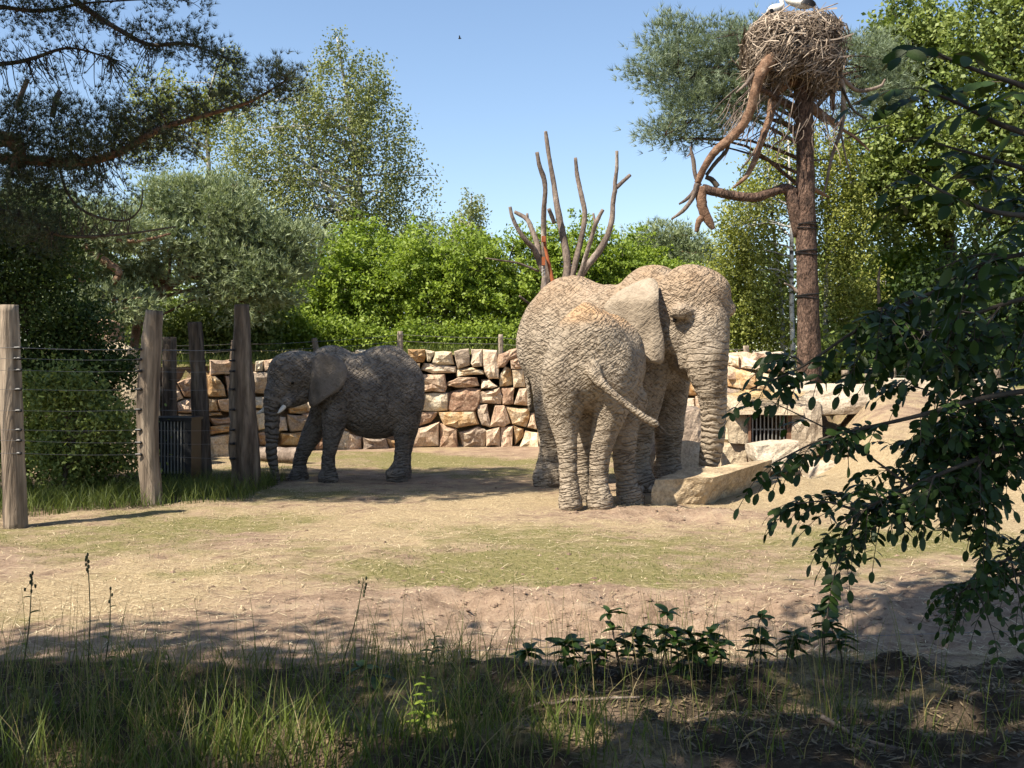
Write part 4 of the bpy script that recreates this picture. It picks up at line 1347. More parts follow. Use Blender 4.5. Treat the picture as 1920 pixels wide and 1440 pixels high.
fence = thing('timber_fence', (-4.1, 12.4, 0), 'wire fence on tall weathered tree trunk posts beside the dark shrubs', 'fence')
fb = np.array(fence.location)
specs = [([(15, 572, 10.85, 36), (18, 680, 10.85, 40), (24, 830, 10.85, 40), (30, 1000, 10.85, 44)], .07, M_POST),
         ([(290, 582, 12.4, 31), (284, 650, 12.4, 37), (277, 760, 12.4, 40), (279, 850, 12.4, 38), (287, 960, 12.4, 38)], .07, M_POST),
         ([(453, 571, 14.0, 25), (453, 650, 14.0, 32), (452, 720, 14.0, 40), (458, 800, 14.0, 47), (462, 880, 14.0, 53), (462, 925, 14.0, 56)], .22, M_GNARL),
         ([(318, 632, 15.6, 25), (318, 760, 15.6, 27), (318, 900, 15.6, 29)], .08, M_GNARL),
         ([(366, 604, 15.0, 22), (372, 700, 15.0, 27), (377, 800, 15.0, 28), (378, 915, 15.0, 32)], .25, M_GNARL)]
paths, posts_ = [], []
for k, (pts, ro, mt) in enumerate(specs):
    mb = MB()
    paths.append(timber(mb, pts, ro, 40 + k))
    posts_.append(mb.build('post', mt, fence, fb, shade=True))
wire_rows = [(652, 655, 656), (672, 674, 676), (694, 696, 696), (730, 730, 730), (770, 768, 768), (806, 806, 806), (826, 830, 832), (850, 852, 860)]
for k, (a, b, c_) in enumerate(wire_rows):
    mb = MB()
    pts = [P(-330, a - 4, 9.9), P(36, a, 10.78), P(262, b, 12.28), P(437, c_, 13.85)]
    for i in range(3):
        q = np.linspace(0, 1, 14)[:, None]
        seg = pts[i] * (1 - q) + pts[i + 1] * q
        seg[:, 2] -= 0.012 * np.sin(np.pi * q[:, 0])
        tube(mb, seg, 0.0038 if k == 0 else 0.0022, 4, cap=False)
    mb.build('wire', M_WIRE, fence, fb)
    for i, p in enumerate(pts[1:]):
        mb = MB()
        tube(mb, [p + [-0.05, 0, 0], p + [0.012, 0, 0]], [0.012, 0.016], 7)
        ball(mb, p + [0.012, 0, 0], 0.018, 5)
        mb.build('insulator', M_BLACK, posts_[i], fb)
for k, (ya, yb2) in enumerate(((655, 657), (690, 692), (712, 714), (748, 748))):
    mb = MB()
    tube(mb, np.linspace(P(318, ya, 15.5), P(372, yb2, 14.93), 8), 0.002, 4, cap=False)
    mb.build('wire', M_WIRE, fence, fb)

# ------------------------------------------------------------------ fence along the wall top
wf = thing('wall_top_fence', (-2.3, 21.9, 1.9), 'low wire fence with short pale posts along the top of the stone wall', 'fence')
wb = np.array(wf.location)
tops = []
for k, (x, y0, y1, wd, lean) in enumerate(((436, 638, 690, 9, 2), (592, 634, 672, 10, -3), (750, 621, 672, 10, 0), (939, 627, 668, 9, 0), (1118, 640, 672, 9, 0), (1400, 648, 690, 11, -1))):
    Yp = wallY(x) + 0.55
    mb = MB()
    s = timber(mb, [(x + lean, y0, Yp, wd), (x, (y0 + y1) / 2, Yp, wd + 1), (x - lean, y1, Yp, wd + 2)], .12, 60 + k, 9, 9)
    mb.build('post', M_POST, wf, wb, shade=True)
    tops.append(s[0, :3])
tops = [P(300, 640, 18.5)] + tops
for dz in (0.07, 0.2):
    mb = MB()
    for i in range(len(tops) - 1):
        q = np.linspace(0, 1, 10)[:, None]
        seg = tops[i] * (1 - q) + tops[i + 1] * q - [0, 0.06, dz]
        seg[:, 2] -= 0.02 * np.sin(np.pi * q[:, 0])
        tube(mb, seg, 0.004, 4, cap=False)
    mb.build('wire', M_WIRE, wf, wb)
# ------------------------------------------------------------------ fence behind the mound
mf = thing('mound_fence', (6.8, 21, 1.1), 'grey post and wire fence behind the crest of the straw mound', 'fence')
mfb = np.array(mf.location)
tops = []
for k, (x, y0, wd) in enumerate(((1585, 694, 14), (1628, 690, 13), (1675, 690, 12), (1760, 690, 12), (1870, 692, 12))):
    mb = MB()
    s = timber(mb, [(x, y0, 21.0, wd), (x, 715, 21.0, wd), (x, 745, 21.0, wd + 1)], .12, 70 + k, 9, 8)
    mb.build('post', M_POST, mf, mfb, shade=True)
    tops.append(s[0, :3])
for dz in (0.06, 0.15, 0.24):
    mb = MB()
    for i in range(len(tops) - 1):
        tube(mb, np.linspace(tops[i], tops[i + 1], 3) - [0, 0.08, dz], 0.004, 4, cap=False)
    mb.build('wire', M_WIRE, mf, mfb)

# ------------------------------------------------------------------ black slatted bin
M_BIN = m_noise('bin_black', [(0.3, (0.010, 0.011, 0.013)), (0.7, (0.022, 0.023, 0.026))], 5, rough=0.5)
M_SLAT = m_plain('bin_slat', (0.20, 0.20, 0.19), 0.5)
Yb = 14.3
bx = lambda p: (p - 960) / F * Yb
bz = lambda p: CAMZ - (p - HOR) / F * Yb
bn = thing('slatted_bin', (bx(325), Yb, 0.0), 'black square bin with thin pale upright slats behind the tall post', 'bin')
bnb = np.array(bn.location)
mb = MB()
boxv(mb, bx(278), bx(357), Yb + 0.03, Yb + 0.5, -0.05, bz(787))
mb.build('shell', M_BIN, bn, bnb)
mb = MB()
boxv(mb, bx(275), bx(360), Yb - 0.02, Yb + 0.53, bz(789), bz(783))
mb.build('lid', M_BIN, bn, bnb)
mb = MB()
boxv(mb, bx(346), bx(359), Yb - 0.015, Yb + 0.03, -0.05, bz(789))
mb.build('corner_post', M_BIN, bn, bnb)
for p in np.arange(283, 346, 6.2):
    mb = MB()
    boxv(mb, bx(p), bx(p + 1.5), Yb - 0.008, Yb + 0.026, bz(888), bz(790.5))
    mb.build('slat', M_SLAT, bn, bnb)

# ================================================================== bare pollarded tree
Zd = ((860, 230), 4.0)
dt = thing('bare_tree', (P(1062, 840, 18.6)[0], 18.6, 0.0), 'leafless dead tree with several upright sawn limbs behind the big elephant', 'tree')
dtb = np.array(dt.location)
rd = np.random.default_rng(5)


def limb(mb, zoom, pts, Yf, k=9, rough=0.12, n=None, seed=1):
    w_ = np.array([W4(zoom, a, b, Yf + dy, wd / 2) for (a, b, wd, dy) in pts])
    s = spline(w_, n or len(pts) * 5)
    tube(mb, s[:, :3], s[:, 3], k, rough=rough, seed=seed)
    return s


limbs = [
    [(652, 65, 24, .3), (660, 130, 30, .3), (682, 280, 32, .25), (712, 450, 38, .2), (742, 650, 46, .1), (782, 850, 52, .05), (815, 1050, 58, 0), (800, 1220, 66, 0)],
    [(676, 645, 30, .0), (720, 755, 34, .08)],
    [(588, 222, 28, -.3), (606, 320, 32, -.3), (640, 420, 38, -.25), (650, 520, 34, -.25), (640, 650, 38, -.2), (640, 800, 40, -.1), (645, 1000, 42, 0), (690, 1200, 46, 0)],
    [(385, 632, 26, -.3), (400, 700, 28, -.3), (440, 790, 34, -.25), (500, 880, 38, -.2), (565, 950, 44, -.1), (612, 1060, 48, 0), (680, 1220, 52, 0)],
    [(420, 668, 26, .3), (510, 722, 34, .25), (552, 805, 38, .2), (590, 910, 42, .1), (604, 1010, 42, 0)],
    [(514, 680, 18, .25), (516, 730, 24, .25)],
    [(876, 263, 25, .3), (890, 400, 34, .3), (920, 540, 38, .25), (946, 680, 40, .2), (930, 820, 40, .15), (900, 950, 44, .1), (868, 1080, 50, 0), (830, 1240, 56, 0)],
    [(1082, 652, 25, -.35), (1030, 752, 34, -.35), (1000, 850, 32, -.3), (960, 980, 36, -.2), (915, 1130, 42, -.05), (850, 1250, 48, 0)],
    [(1010, 680, 16, -.3), (1022, 745, 20, -.33)],
    [(1186, 212, 24, .4), (1186, 330, 28, .4), (1172, 450, 32, .4), (1172, 505, 36, .35), (1156, 600, 38, .3), (1150, 720, 42, .25), (1110, 860, 46, .2), (1040, 980, 52, .1), (950, 1090, 56, .05), (850, 1260, 62, 0)],
    [(1286, 393, 26, .5), (1240, 435, 28, .45), (1180, 490, 32, .38)],
    [(200, 1015, 7, -.4), (330, 1035, 13, -.3), (450, 1055, 15, -.2), (600, 1115, 18, 0)],
    [(455, 1298, 16, -.5), (520, 1350, 20, -.4), (620, 1420, 26, -.1), (740, 1500, 34, 0)]]
mb = MB()
limb(mb, Zd, [(770, 1180, 130, 0), (775, 1350, 150, 0), (790, 1700, 165, 0), (800, 2480, 200, 0)], 18.6, 14, 0.12, 16)
mb.build('trunk', M_DEAD, dt, dtb, shade=True)
for k, pts in enumerate(limbs):
    mb = MB()
    limb(mb, Zd, pts, 18.6, 9, 0.14, None, 80 + k)
    mb.build('limb', M_DEAD, dt, dtb, shade=True)
# feeding gear hung on it
M_ORANGE = m_noise('orange_pole', [(0.3, (0.22, 0.06, 0.02)), (0.7, (0.36, 0.11, 0.04))], 6, rough=0.6)
hg = thing('hoist_pole', P(1041, 548, 18.3) * [1, 1, 0], 'rusty orange hoist pole with a chain leaning among the bare limbs', 'hoist')
hgb = np.array(hg.location)
mb = MB()
limb(mb, Zd, [(640, 870, 22, 0), (655, 960, 26, 0), (690, 1120, 30, 0), (716, 1260, 32, 0), (770, 1700, 34, 0), (800, 2470, 34, 0)], 18.2, 8, 0.0, 18)
mb.build('pole', M_ORANGE, hg, hgb, shade=True)
for (a, b, c_, d_) in ((622, 652, 852, 895), (624, 648, 1008, 1070)):
    mb = MB()
    p0, p1 = P(860 + a / 4, 230 + d_ / 4, 18.15), P(860 + b / 4, 230 + c_ / 4, 18.15)
    boxv(mb, p0[0], p1[0], 18.1, 18.2, p0[2], p1[2])
    mb.build('bracket', M_ORANGE, hg, hgb)
for zy in (1085, 1112, 1140):
    mb = MB()
    c_ = P(860 + 636 / 4, 230 + zy / 4, 18.15)
    a_ = np.linspace(0, 2 * np.pi, 15)
    tube(mb, c_ + np.stack([np.cos(a_) * 0.022, np.sin(a_) * 0.01, np.sin(a_) * 0.042], 1), 0.009, 5, cap=False)
    mb.build('chain_link', M_BAR, hg, hgb)
mb = MB()
limb(mb, Zd, [(640, 1150, 24, 0), (642, 1200, 42, 0), (642, 1290, 52, 0), (640, 1330, 46, 0)], 18.15, 10, 0.15, 10)
mb.build('hanging_log', M_DEAD, hg, hgb, shade=True)

# ================================================================== stork tree
Zn = ((1160, 0), 2.526)
YN = 21.5
nt_ = thing('stork_tree', P(1518, 670, YN), 'tall bare pine trunk carrying the stork nest, bound with black straps', 'tree')
nb = np.array(nt_.location)
mb = MB()
limb(mb, Zn, [(846, 150, 52, 0), (862, 240, 64, 0), (874, 400, 80, 0), (880, 550, 82, 0), (884, 750, 82, 0), (886, 1000, 92, 0), (892, 1250, 98, 0), (898, 1450, 102, 0), (905, 1850, 118, 0)], YN, 18, 0.06, 44)
limb(mb, Zn, [(800, 895, 44, 0), (822, 945, 62, 0), (838, 1010, 70, 0), (858, 1120, 60, .05)], YN, 12, 0.08, 12)
mb.build('trunk', M_BARK, nt_, nb, shade=True)
nl = [
    ([(842, 915, 46, 0), (790, 893, 48, 0), (720, 912, 44, -.1), (650, 935, 46, -.15), (560, 930, 46, -.2), (470, 912, 44, -.2), (395, 892, 44, -.2)], M_BARK),
    ([(396, 885, 46, -.2), (392, 930, 52, -.2), (400, 990, 50, -.2), (430, 1050, 42, -.2), (450, 1085, 20, -.2)], M_BARKO),
    ([(408, 1020, 34, -.2), (380, 1050, 30, -.2), (368, 1098, 18, -.2)], M_BARKO),
    ([(385, 880, 20, -.2), (362, 830, 20, -.2), (352, 755, 20, -.2), (338, 695, 9, -.2)], M_DEAD),
    ([(345, 725, 10, -.2), (322, 742, 5, -.2)], M_DEAD),
    ([(372, 880, 22, -.2), (350, 915, 18, -.2), (320, 945, 16, -.2), (286, 967, 9, -.2)], M_DEAD),
    ([(372, 870, 26, -.25), (352, 935, 20, -.25), (305, 998, 18, -.25), (250, 1038, 9, -.25)], M_DEAD),
    ([(412, 838, 20, -.2), (440, 850, 24, -.2), (470, 885, 26, -.2)], M_DARKB),
    ([(856, 205, 70, -.15), (790, 235, 74, -.5), (720, 285, 66, -.7), (672, 350, 58, -.75), (645, 430, 50, -.75), (625, 510, 46, -.7), (590, 590, 42, -.6), (520, 665, 42, -.5), (455, 720, 38, -.4), (405, 795, 34, -.3), (372, 868, 30, -.2)], M_BARKO),
    ([(520, 668, 20, -.4), (510, 715, 18, -.35), (460, 770, 18, -.3), (415, 830, 16, -.25)], M_DARKB),
    ([(655, 420, 22, -.7), (700, 435, 26, -.5), (760, 475, 30, -.2), (845, 515, 34, 0)], M_BARK),
    ([(848, 385, 40, 0), (790, 405, 40, -.1), (735, 460, 42, -.2), (715, 560, 36, -.25), (672, 680, 30, -.25), (640, 770, 26, -.25), (600, 840, 22, -.25), (540, 892, 8, -.25)], M_BARKO),
    ([(690, 640, 14, -.2), (640, 720, 12, -.2), (575, 810, 5, -.2)], M_DEAD),
    ([(640, 350, 18, -.75), (600, 400, 15, -.8), (555, 440, 7, -.85)], M_DEAD),
    ([(790, 240, 80, .1), (770, 320, 70, .15), (790, 400, 60, .1)], M_BARKO),
    ([(905, 500, 46, .05), (960, 545, 44, .1), (1010, 575, 36, .15), (1045, 590, 20, .2)], M_BARKO),
    ([(970, 330, 40, .2), (1010, 400, 34, .3), (1012, 520, 20, .35)], M_BARKO),
    ([(985, 310, 26, .2), (1060, 400, 26, .25), (1062, 530, 24, .3), (1052, 620, 20, .3), (1010, 740, 16, .3), (985, 860, 12, .3), (960, 950, 6, .3)], M_DEAD),
    ([(1056, 610, 16, .3), (1120, 650, 15, .3), (1190, 715, 7, .3)], M_BARKO),
    ([(1085, 655, 10, .3), (1160, 620, 9, .3), (1280, 593, 5, .35)], M_DARKB),
    ([(1000, 300, 24, .2), (1080, 390, 22, .3), (1140, 430, 20, .4), (1235, 410, 15, .5), (1262, 375, 8, .5)], M_DEAD),
    ([(1060, 420, 14, .2), (1110, 520, 12, .2), (1180, 570, 5, .2)], M_DARKB),
    ([(1050, 610, 10, .3), (1070, 720, 9, .3), (1100, 840, 4, .3)], M_DEAD),
    ([(925, 895, 22, .0), (955, 912, 20, .1), (995, 935, 8, .2)], M_BARKO),
    ([(848, 670, 14, 0), (800, 655, 12, 0), (745, 680, 9, 0), (710, 715, 4, 0)], M_DEAD),
    ([(925, 760, 10, 0), (985, 755, 5, .1)], M_DARKB),
    ([(850, 1385, 22, 0), (820, 1360, 14, 0), (785, 1342, 8, -.1)], M_DEAD)]
for k, (pts, mt) in enumerate(nl):
    mb = MB()
    s = limb(mb, Zn, pts, YN, 9, 0.14, None, 120 + k)
    mb.build('branch', mt, nt_, nb, shade=True)
rs = np.random.default_rng(77)
mb = MB()       # wispy dead twigs below the nest
for k in range(150):
    a = np.array([520 + rs.random() * 560, 400 + rs.random() * 260])
    d = np.array([(a[0] - 830) / 500 * 60 - 25 + rs.normal() * 40, 60 + rs.random() * 90])
    dy = -0.6 + rs.random() * 1.0
    pts = [(a[0], a[1], 6, dy), (a[0] + d[0] * .5 + rs.normal() * 14, a[1] + d[1] * .5, 5, dy), (a[0] + d[0], a[1] + d[1], 2, dy)]
    limb(mb, Zn, pts, YN, 4, 0, 6, k)
mb.build('dead_twigs', M_DEAD, nt_, nb)
for zy in (1070, 1195, 1402):
    for j in range(3):
        mb = MB()
        c_ = W4(Zn, 887 + (zy - 1070) * 0.02, zy + j * 9 - 8, YN, 51)
        a_ = np.linspace(0, 2 * np.pi, 25)
        tube(mb, np.array(c_[:3]) + np.stack([np.cos(a_) * c_[3] * 1.02, np.sin(a_) * c_[3] * 1.02, 0.03 * np.sin(a_ * 1 + j * 2 + zy)], 1), 0.012, 5, cap=False)
        mb.build('strap', M_BLACK, nt_, nb)

# ------------------------------------------------------------------ the nest
nest = thing('stork_nest', P(1487, 150, YN), 'huge round stork nest of dry sticks on top of the bare trunk', 'nest')
nsb = np.array(nest.location)
cN = P(1487, 92, YN)
Rn = 98 / F * YN
mb = MB()
th = np.linspace(0, np.pi, 14)
ph = np.linspace(0, 2 * np.pi, 28, endpoint=False)
T, Ph = np.meshgrid(th, ph, indexing='ij')
d = np.stack([np.sin(T) * np.cos(Ph), np.sin(T) * np.sin(Ph), np.cos(T)], -1).reshape(-1, 3)


def nest_r(d):
    d = np.sign(d) * np.abs(d) ** 0.72
    d = d / np.maximum(np.linalg.norm(d, axis=1, keepdims=True), 1e-6) * np.minimum(1.16, np.linalg.norm(d, axis=1, keepdims=True))
    lowr = np.where(d[:, 2] < 0, 1.0 + 0.25 * smooth(0.0, 0.8, d[:, 0]) - 0.45 * smooth(0.35, -0.35, np.abs(d[:, 0]) - 0.1) * smooth(-0.2, -0.7, d[:, 2]), 1.0)
    return np.stack([d[:, 0] * Rn * 0.93, d[:, 1] * Rn * 0.93, d[:, 2] * np.where(d[:, 2] > 0, 0.56, 0.80) * Rn * lowr], 1)


ctr = cN + [0, 0, 0]
V = ctr + nest_r(d) * 0.86
ii = np.arange(13)[:, None] * 28
jj = np.arange(28)[None]
mb.add(V, np.stack([ii + jj, ii + 28 + jj, ii + 28 + (jj + 1) % 28, ii + (jj + 1) % 28], -1).reshape(-1, 4), 0.0)
mb.build('core', M_EARTH, nest, nsb, shade=True)


def stick(mb, r, L, rad, spread, low=False):
    dd = rand_dirs(1, r)
    if low: dd[0, 2] = -abs(dd[0, 2])
    p = ctr + nest_r(dd)[0] * (0.84 + 0.18 * r.random())
    nrm = dd[0] / np.linalg.norm(dd[0])
    t = np.cross(nrm, [0, 0, 1.0]) + r.normal(size=3) * spread
    t -= nrm * (t @ nrm) * 0.75
    if dd[0, 2] < -0.1: t += np.array([0, 0, -0.7])
    t /= np.linalg.norm(t) + 1e-9
    q = np.cross(nrm, t)
    b = r.normal() * 0.12 * L
    s = spline([p - t * L / 2, p + q * b + nrm * 0.03, p + t * L / 2], 5)
    tube(mb, s, np.array([1, 1, .9, .7, .4]) * rad, 3, tint=r.random(), cap=False)


for k in range(160):
    mb = MB()
    stick(mb, rs, 0.45 + rs.random() * 0.45, 0.014 + rs.random() * 0.010, 0.8)
    mb.build('stick', M_TWIG, nest, nsb)
mb = MB()
for k in range(2600):
    stick(mb, rs, 0.22 + rs.random() * 0.4, 0.006 + rs.random() * 0.006, 0.7)
for k in range(420):
    stick(mb, rs, 0.35 + rs.random() * 0.4, 0.006 + rs.random() * 0.004, 0.6, True)
tag(mb.build('fine_sticks', M_TWIG, nest, nsb), kind='stuff')
mb = MB()
tube(mb, np.linspace(P(1522, 24, YN - .5), P(1571, 6, YN - .4), 5), [0.014, 0.014, 0.013, 0.012, 0.01], 5)
mb.build('stick', M_TWIG, nest, nsb)

# ------------------------------------------------------------------ storks
M_WHITE = m_noise('white_plumage', [(0.3, (0.60, 0.53, 0.43)), (0.7, (0.80, 0.76, 0.68))], 9, rough=0.8, bmp=(25, 0.3, 0.02))
M_BLKF = m_noise('black_plumage', [(0.3, (0.010, 0.010, 0.012)), (0.7, (0.03, 0.03, 0.034))], 12, rough=0.55)
M_BEAK = m_plain('stork_beak', (0.20, 0.055, 0.03), 0.5)
Zs = ((1340, 0), 6.26)


def stork(label, body, neck, head, beak, wing, tail, legs, Y):
    ws = lambda a, b, r, dy=0: W4(Zs, a, b, Y + dy, r)
    s0 = ws(*body[0], 1)
    base = np.array([s0[0], s0[1], P(0, 24, Y)[2]])
    root = thing('stork', base, label, 'stork')
    pr = []
    for pts, k in ((body, .05), (neck, .04), (head, .03)):
        c, _ = chain([ws(*q) if len(q) == 3 else ws(*q[:3], q[3]) for q in pts], k)
        pr += c
    V, Q = sdf_surface(pr, 0.012, 0.05)
    mb = MB(); mb.add(V, Q)
    mb.build('body', M_WHITE, root, base, shade=True)
    mb = MB()
    q = np.array([ws(*b) for b in beak])
    tube(mb, spline(q[:, :3], 6), np.linspace(q[0, 3], q[-1, 3], 6), 6)
    mb.build('beak', M_BEAK, root, base, shade=True)
    for sgn in (-1, 1):
        mb = MB()
        for k in range(9):
            a = np.array(wing[0]) + (np.array(wing[1]) - wing[0]) * k / 8
            b = np.array(tail[0]) + (np.array(tail[1]) - tail[0]) * k / 8
            p0, p1 = np.array(ws(*a, 0, sgn * 0.13)[:3]), np.array(ws(*b, 0, sgn * 0.09)[:3])
            tube(mb, spline([p0, (p0 + p1) / 2 + [0, sgn * 0.02, 0.01], p1], 6), np.array([.5, 1, 1, .9, .7, .2]) * 0.022, 5)
        mb.build('wing', M_BLKF, root, base, shade=True)
    mb = MB()
    for q in legs:
        p = np.array([ws(*b)[:3] for b in q])
        tube(mb, p, 0.012, 5)
    mb.build('legs', M_BEAK, root, base)
    return root


stork('white stork with bowed head resting at the nest rim', [(640, 140, 30), (690, 110, 48), (750, 95, 42)], [(760, 85, 30), (792, 60, 18), (795, 25, 14)], [(790, 12, 17), (785, 8, 16)],
      [(800, 22, 8), (812, 55, 5), (822, 80, 2)], [(680, 105), (700, 135)], [(600, 160), (592, 182)], [[(700, 150, 1), (705, 200, 1)], [(730, 140, 1), (735, 195, 1)]], YN - 0.25)
stork('white stork with black wings leaning forward in the nest beside the other', [(1120, 65, 30), (1040, 45, 58), (940, 25, 50)], [(900, 25, 40), (850, -5, 22), (830, -60, 15)], [(822, -80, 20), (808, -82, 17)],
      [(800, -80, 8), (760, -60, 6), (722, -40, 2)], [(1010, 30), (1060, -30)], [(1180, 105), (1190, 40)], [[(1010, 90, 1), (1005, 170, 1)], [(1050, 90, 1), (1055, 170, 1)]], YN + 0.1)
# far bird in the sky
bp = P(862, 72, 70)
mb = MB()
tube(mb, [bp + [-0.10, 0, 0], bp, bp + [0.12, 0, 0]], [0.02, 0.055, 0.01], 6)
for s in (-1, 1):
    mb.add(np.array([bp + [-0.05, 0, 0.02], bp + [0.06, 0, 0.02], bp + [0.02, s * 0.35, 0.10], bp + [-0.04, s * 0.3, 0.09]]), [(0, 1, 2, 3)])
tag(mb.build('bird', M_BLKF, None, bp), 'tiny dark bird flying high in the open blue sky', 'bird')
# ================================================================== trees and shrubs
L_BIRCH = m_leaf('leaves_birch', (0.089, 0.117, 0.039), (0.296, 0.317, 0.123), 0.30, patch=0.5)
L_BIRCHY = m_leaf('leaves_birch_yellow', (0.127, 0.164, 0.030), (0.342, 0.349, 0.089), 0.35, patch=0.6)
L_ROB = m_leaf('leaves_robinia', (0.098, 0.161, 0.018), (0.299, 0.380, 0.057), 0.42, patch=0.5)
L_ROBY = m_leaf('leaves_bright', (0.133, 0.206, 0.019), (0.290, 0.363, 0.055), 0.4, patch=0.4)
L_OAK = m_leaf('leaves_oak', (0.078, 0.121, 0.028), (0.256, 0.302, 0.085), 0.3, patch=0.6)
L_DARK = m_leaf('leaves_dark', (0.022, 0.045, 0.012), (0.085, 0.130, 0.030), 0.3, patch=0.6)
L_PINE = m_leaf('needles_pine', (0.108, 0.151, 0.079), (0.374, 0.424, 0.237), 0.2, patch=0.5)
L_PINEB = m_leaf('needles_blue', (0.078, 0.114, 0.072), (0.276, 0.330, 0.210), 0.2, patch=0.5)
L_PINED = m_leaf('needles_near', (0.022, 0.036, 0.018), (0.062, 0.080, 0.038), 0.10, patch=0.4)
L_FORE = m_leaf('leaves_fore', (0.016, 0.036, 0.007), (0.046, 0.082, 0.014), 0.30, rough=0.45)
L_SHADE = m_leaf('leaves_shade_tree', (0.03, 0.06, 0.012), (0.08, 0.12, 0.03), 0.25)
L_GRASS = m_leaf('grass_blades', (0.045, 0.072, 0.012), (0.150, 0.180, 0.042), 0.35)
L_WILD = m_leaf('grass_wild', (0.035, 0.058, 0.010), (0.140, 0.175, 0.035), 0.35, c2=(0.27, 0.21, 0.10))
L_GRASSD = m_leaf('grass_dry', (0.20, 0.16, 0.07), (0.36, 0.29, 0.15), 0.25)
L_LITTER = m_leaf('litter', (0.06, 0.042, 0.024), (0.24, 0.18, 0.10), 0.15)
L_SAP = m_leaf('leaves_sapling', (0.022, 0.045, 0.010), (0.050, 0.090, 0.020), 0.2, rough=0.4)


def blob_px(cx, cy, rx, ry, Y, dz=0.0, dep=None):
    c = P(cx, cy, Y + dz)
    k = (Y + dz) / F
    return (c, np.array([rx * k, (dep if dep else min(rx, ry) * 1.1 * k), ry * k]))


def blob_samples(blobs, n, r, shell=0.55):
    vol = np.array([np.prod(b[1]) ** 0.75 for b in blobs])
    pick = r.choice(len(blobs), n, p=vol / vol.sum())
    d = rand_dirs(n, r)
    rad = np.where(r.random(n) < shell, 0.78 + 0.27 * r.random(n), r.random(n) ** (1 / 3))
    c = np.array([b[0] for b in blobs])[pick]
    s = np.array([b[1] for b in blobs])[pick]
    return c + d * s * rad[:, None], d, pick


def tree_wood(mb, trunk, blobs, r, nlimb, rl, sub=3, seed=0):
    """trunk rows x,y,z,r; limbs arch out of the trunk into the crown"""
    s = spline(trunk, 24)
    tube(mb, s[:, :3], s[:, 3], 9, rough=0.08, seed=seed)
    tgt, _, _ = blob_samples(blobs, nlimb, r, 0.2)
    for t in tgt:
        ok = s[s[:, 2] < t[2] - 0.05]
        if len(ok) == 0: ok = s[:3]
        j = np.argmin(np.linalg.norm(ok[:, :3] - t, axis=1) + 0.4 * r.random(len(ok)))
        a = ok[j, :3]
        ra = min(ok[j, 3] * 0.55, rl * (0.6 + 0.7 * r.random()))
        m = (a + t) / 2 + np.array([0, 0, 0.12 * np.linalg.norm(t - a)]) + r.normal(size=3) * 0.06 * np.linalg.norm(t - a)
        q = spline([a, m, t], 7)
        tube(mb, q, np.linspace(ra, ra * 0.25, 7), 5, cap=False)
        for _ in range(sub):
            k = r.integers(3, 7)
            e = q[k] + rand_dirs(1, r)[0] * 0.35 * np.linalg.norm(t - a) * (0.4 + 0.6 * r.random())
            tube(mb, [q[k], (q[k] + e) / 2 + [0, 0, 0.04], e], [ra * 0.3, ra * 0.2, ra * 0.08], 4, cap=False)


def leafy(name, label, cat, blobs, trunk, leafmat, woodmat, n_clump, per, size, sig, seed, group=None, droop=None, aspect=0.6, up=0.0, nlimb=22, rl=0.05, strands=False, shell=0.55, trunks=None, flat=1.0, spray=0.0, gaps=None):
    r = np.random.default_rng(seed)
    base = np.array(trunk[0][:3], float)
    root = thing(name, base, label, cat, group)
    mb = MB()
    tree_wood(mb, trunk, blobs, r, nlimb, rl, seed=seed)
    for t in (trunks or []):
        tree_wood(mb, t, blobs, r, nlimb // 2, rl, seed=seed + 1)
    mb.build('trunk', woodmat, root, base, shade=True)
    cc, dd, _ = blob_samples(blobs, n_clump, r, shell)
    ct = r.random(n_clump)
    n = n_clump * per
    idx = np.repeat(np.arange(n_clump), per)
    off = r.normal(size=(n, 3)) * sig * (0.5 + r.random(n_clump))[idx][:, None] * np.array([1, 1, flat])
    if strands:
        off[:, :2] *= 0.45
        off[:, 2] = -np.abs(off[:, 2]) * 2.6 + sig * 0.6
    if spray:
        sd = dd + np.array([0, -0.25, 0.45]) + 0.7 * rand_dirs(n_clump, r)
        sd /= np.linalg.norm(sd, axis=1, keepdims=True)
        ln = spray * (0.5 + r.random(n_clump))
        t_ = r.random(n)
        off = off * 0.55 + sd[idx] * (ln[idx] * t_)[:, None]
        off[:, 2] -= 0.55 * ln[idx] * t_ ** 2
    pts = cc[idx] + off
    if gaps:
        gr = pts[:, :2] + np.array([hx, hy_]) * pts[:, 2:3]
        ok = np.ones(len(pts), bool)
        for a_, b_, c_ in gaps:
            ok &= np.hypot(gr[:, 0] - a_, gr[:, 1] - b_) > c_
        pts, idx, n = pts[ok], idx[ok], int(ok.sum())
    tint = np.clip(0.55 * ct[idx] + 0.45 * r.random(n) + 0.0, 0, 1)
    mb = MB()
    leaf_quads(mb, pts, size, r, droop, aspect, tint, up)
    mb.build('crown', leafmat, root, base)
    return root


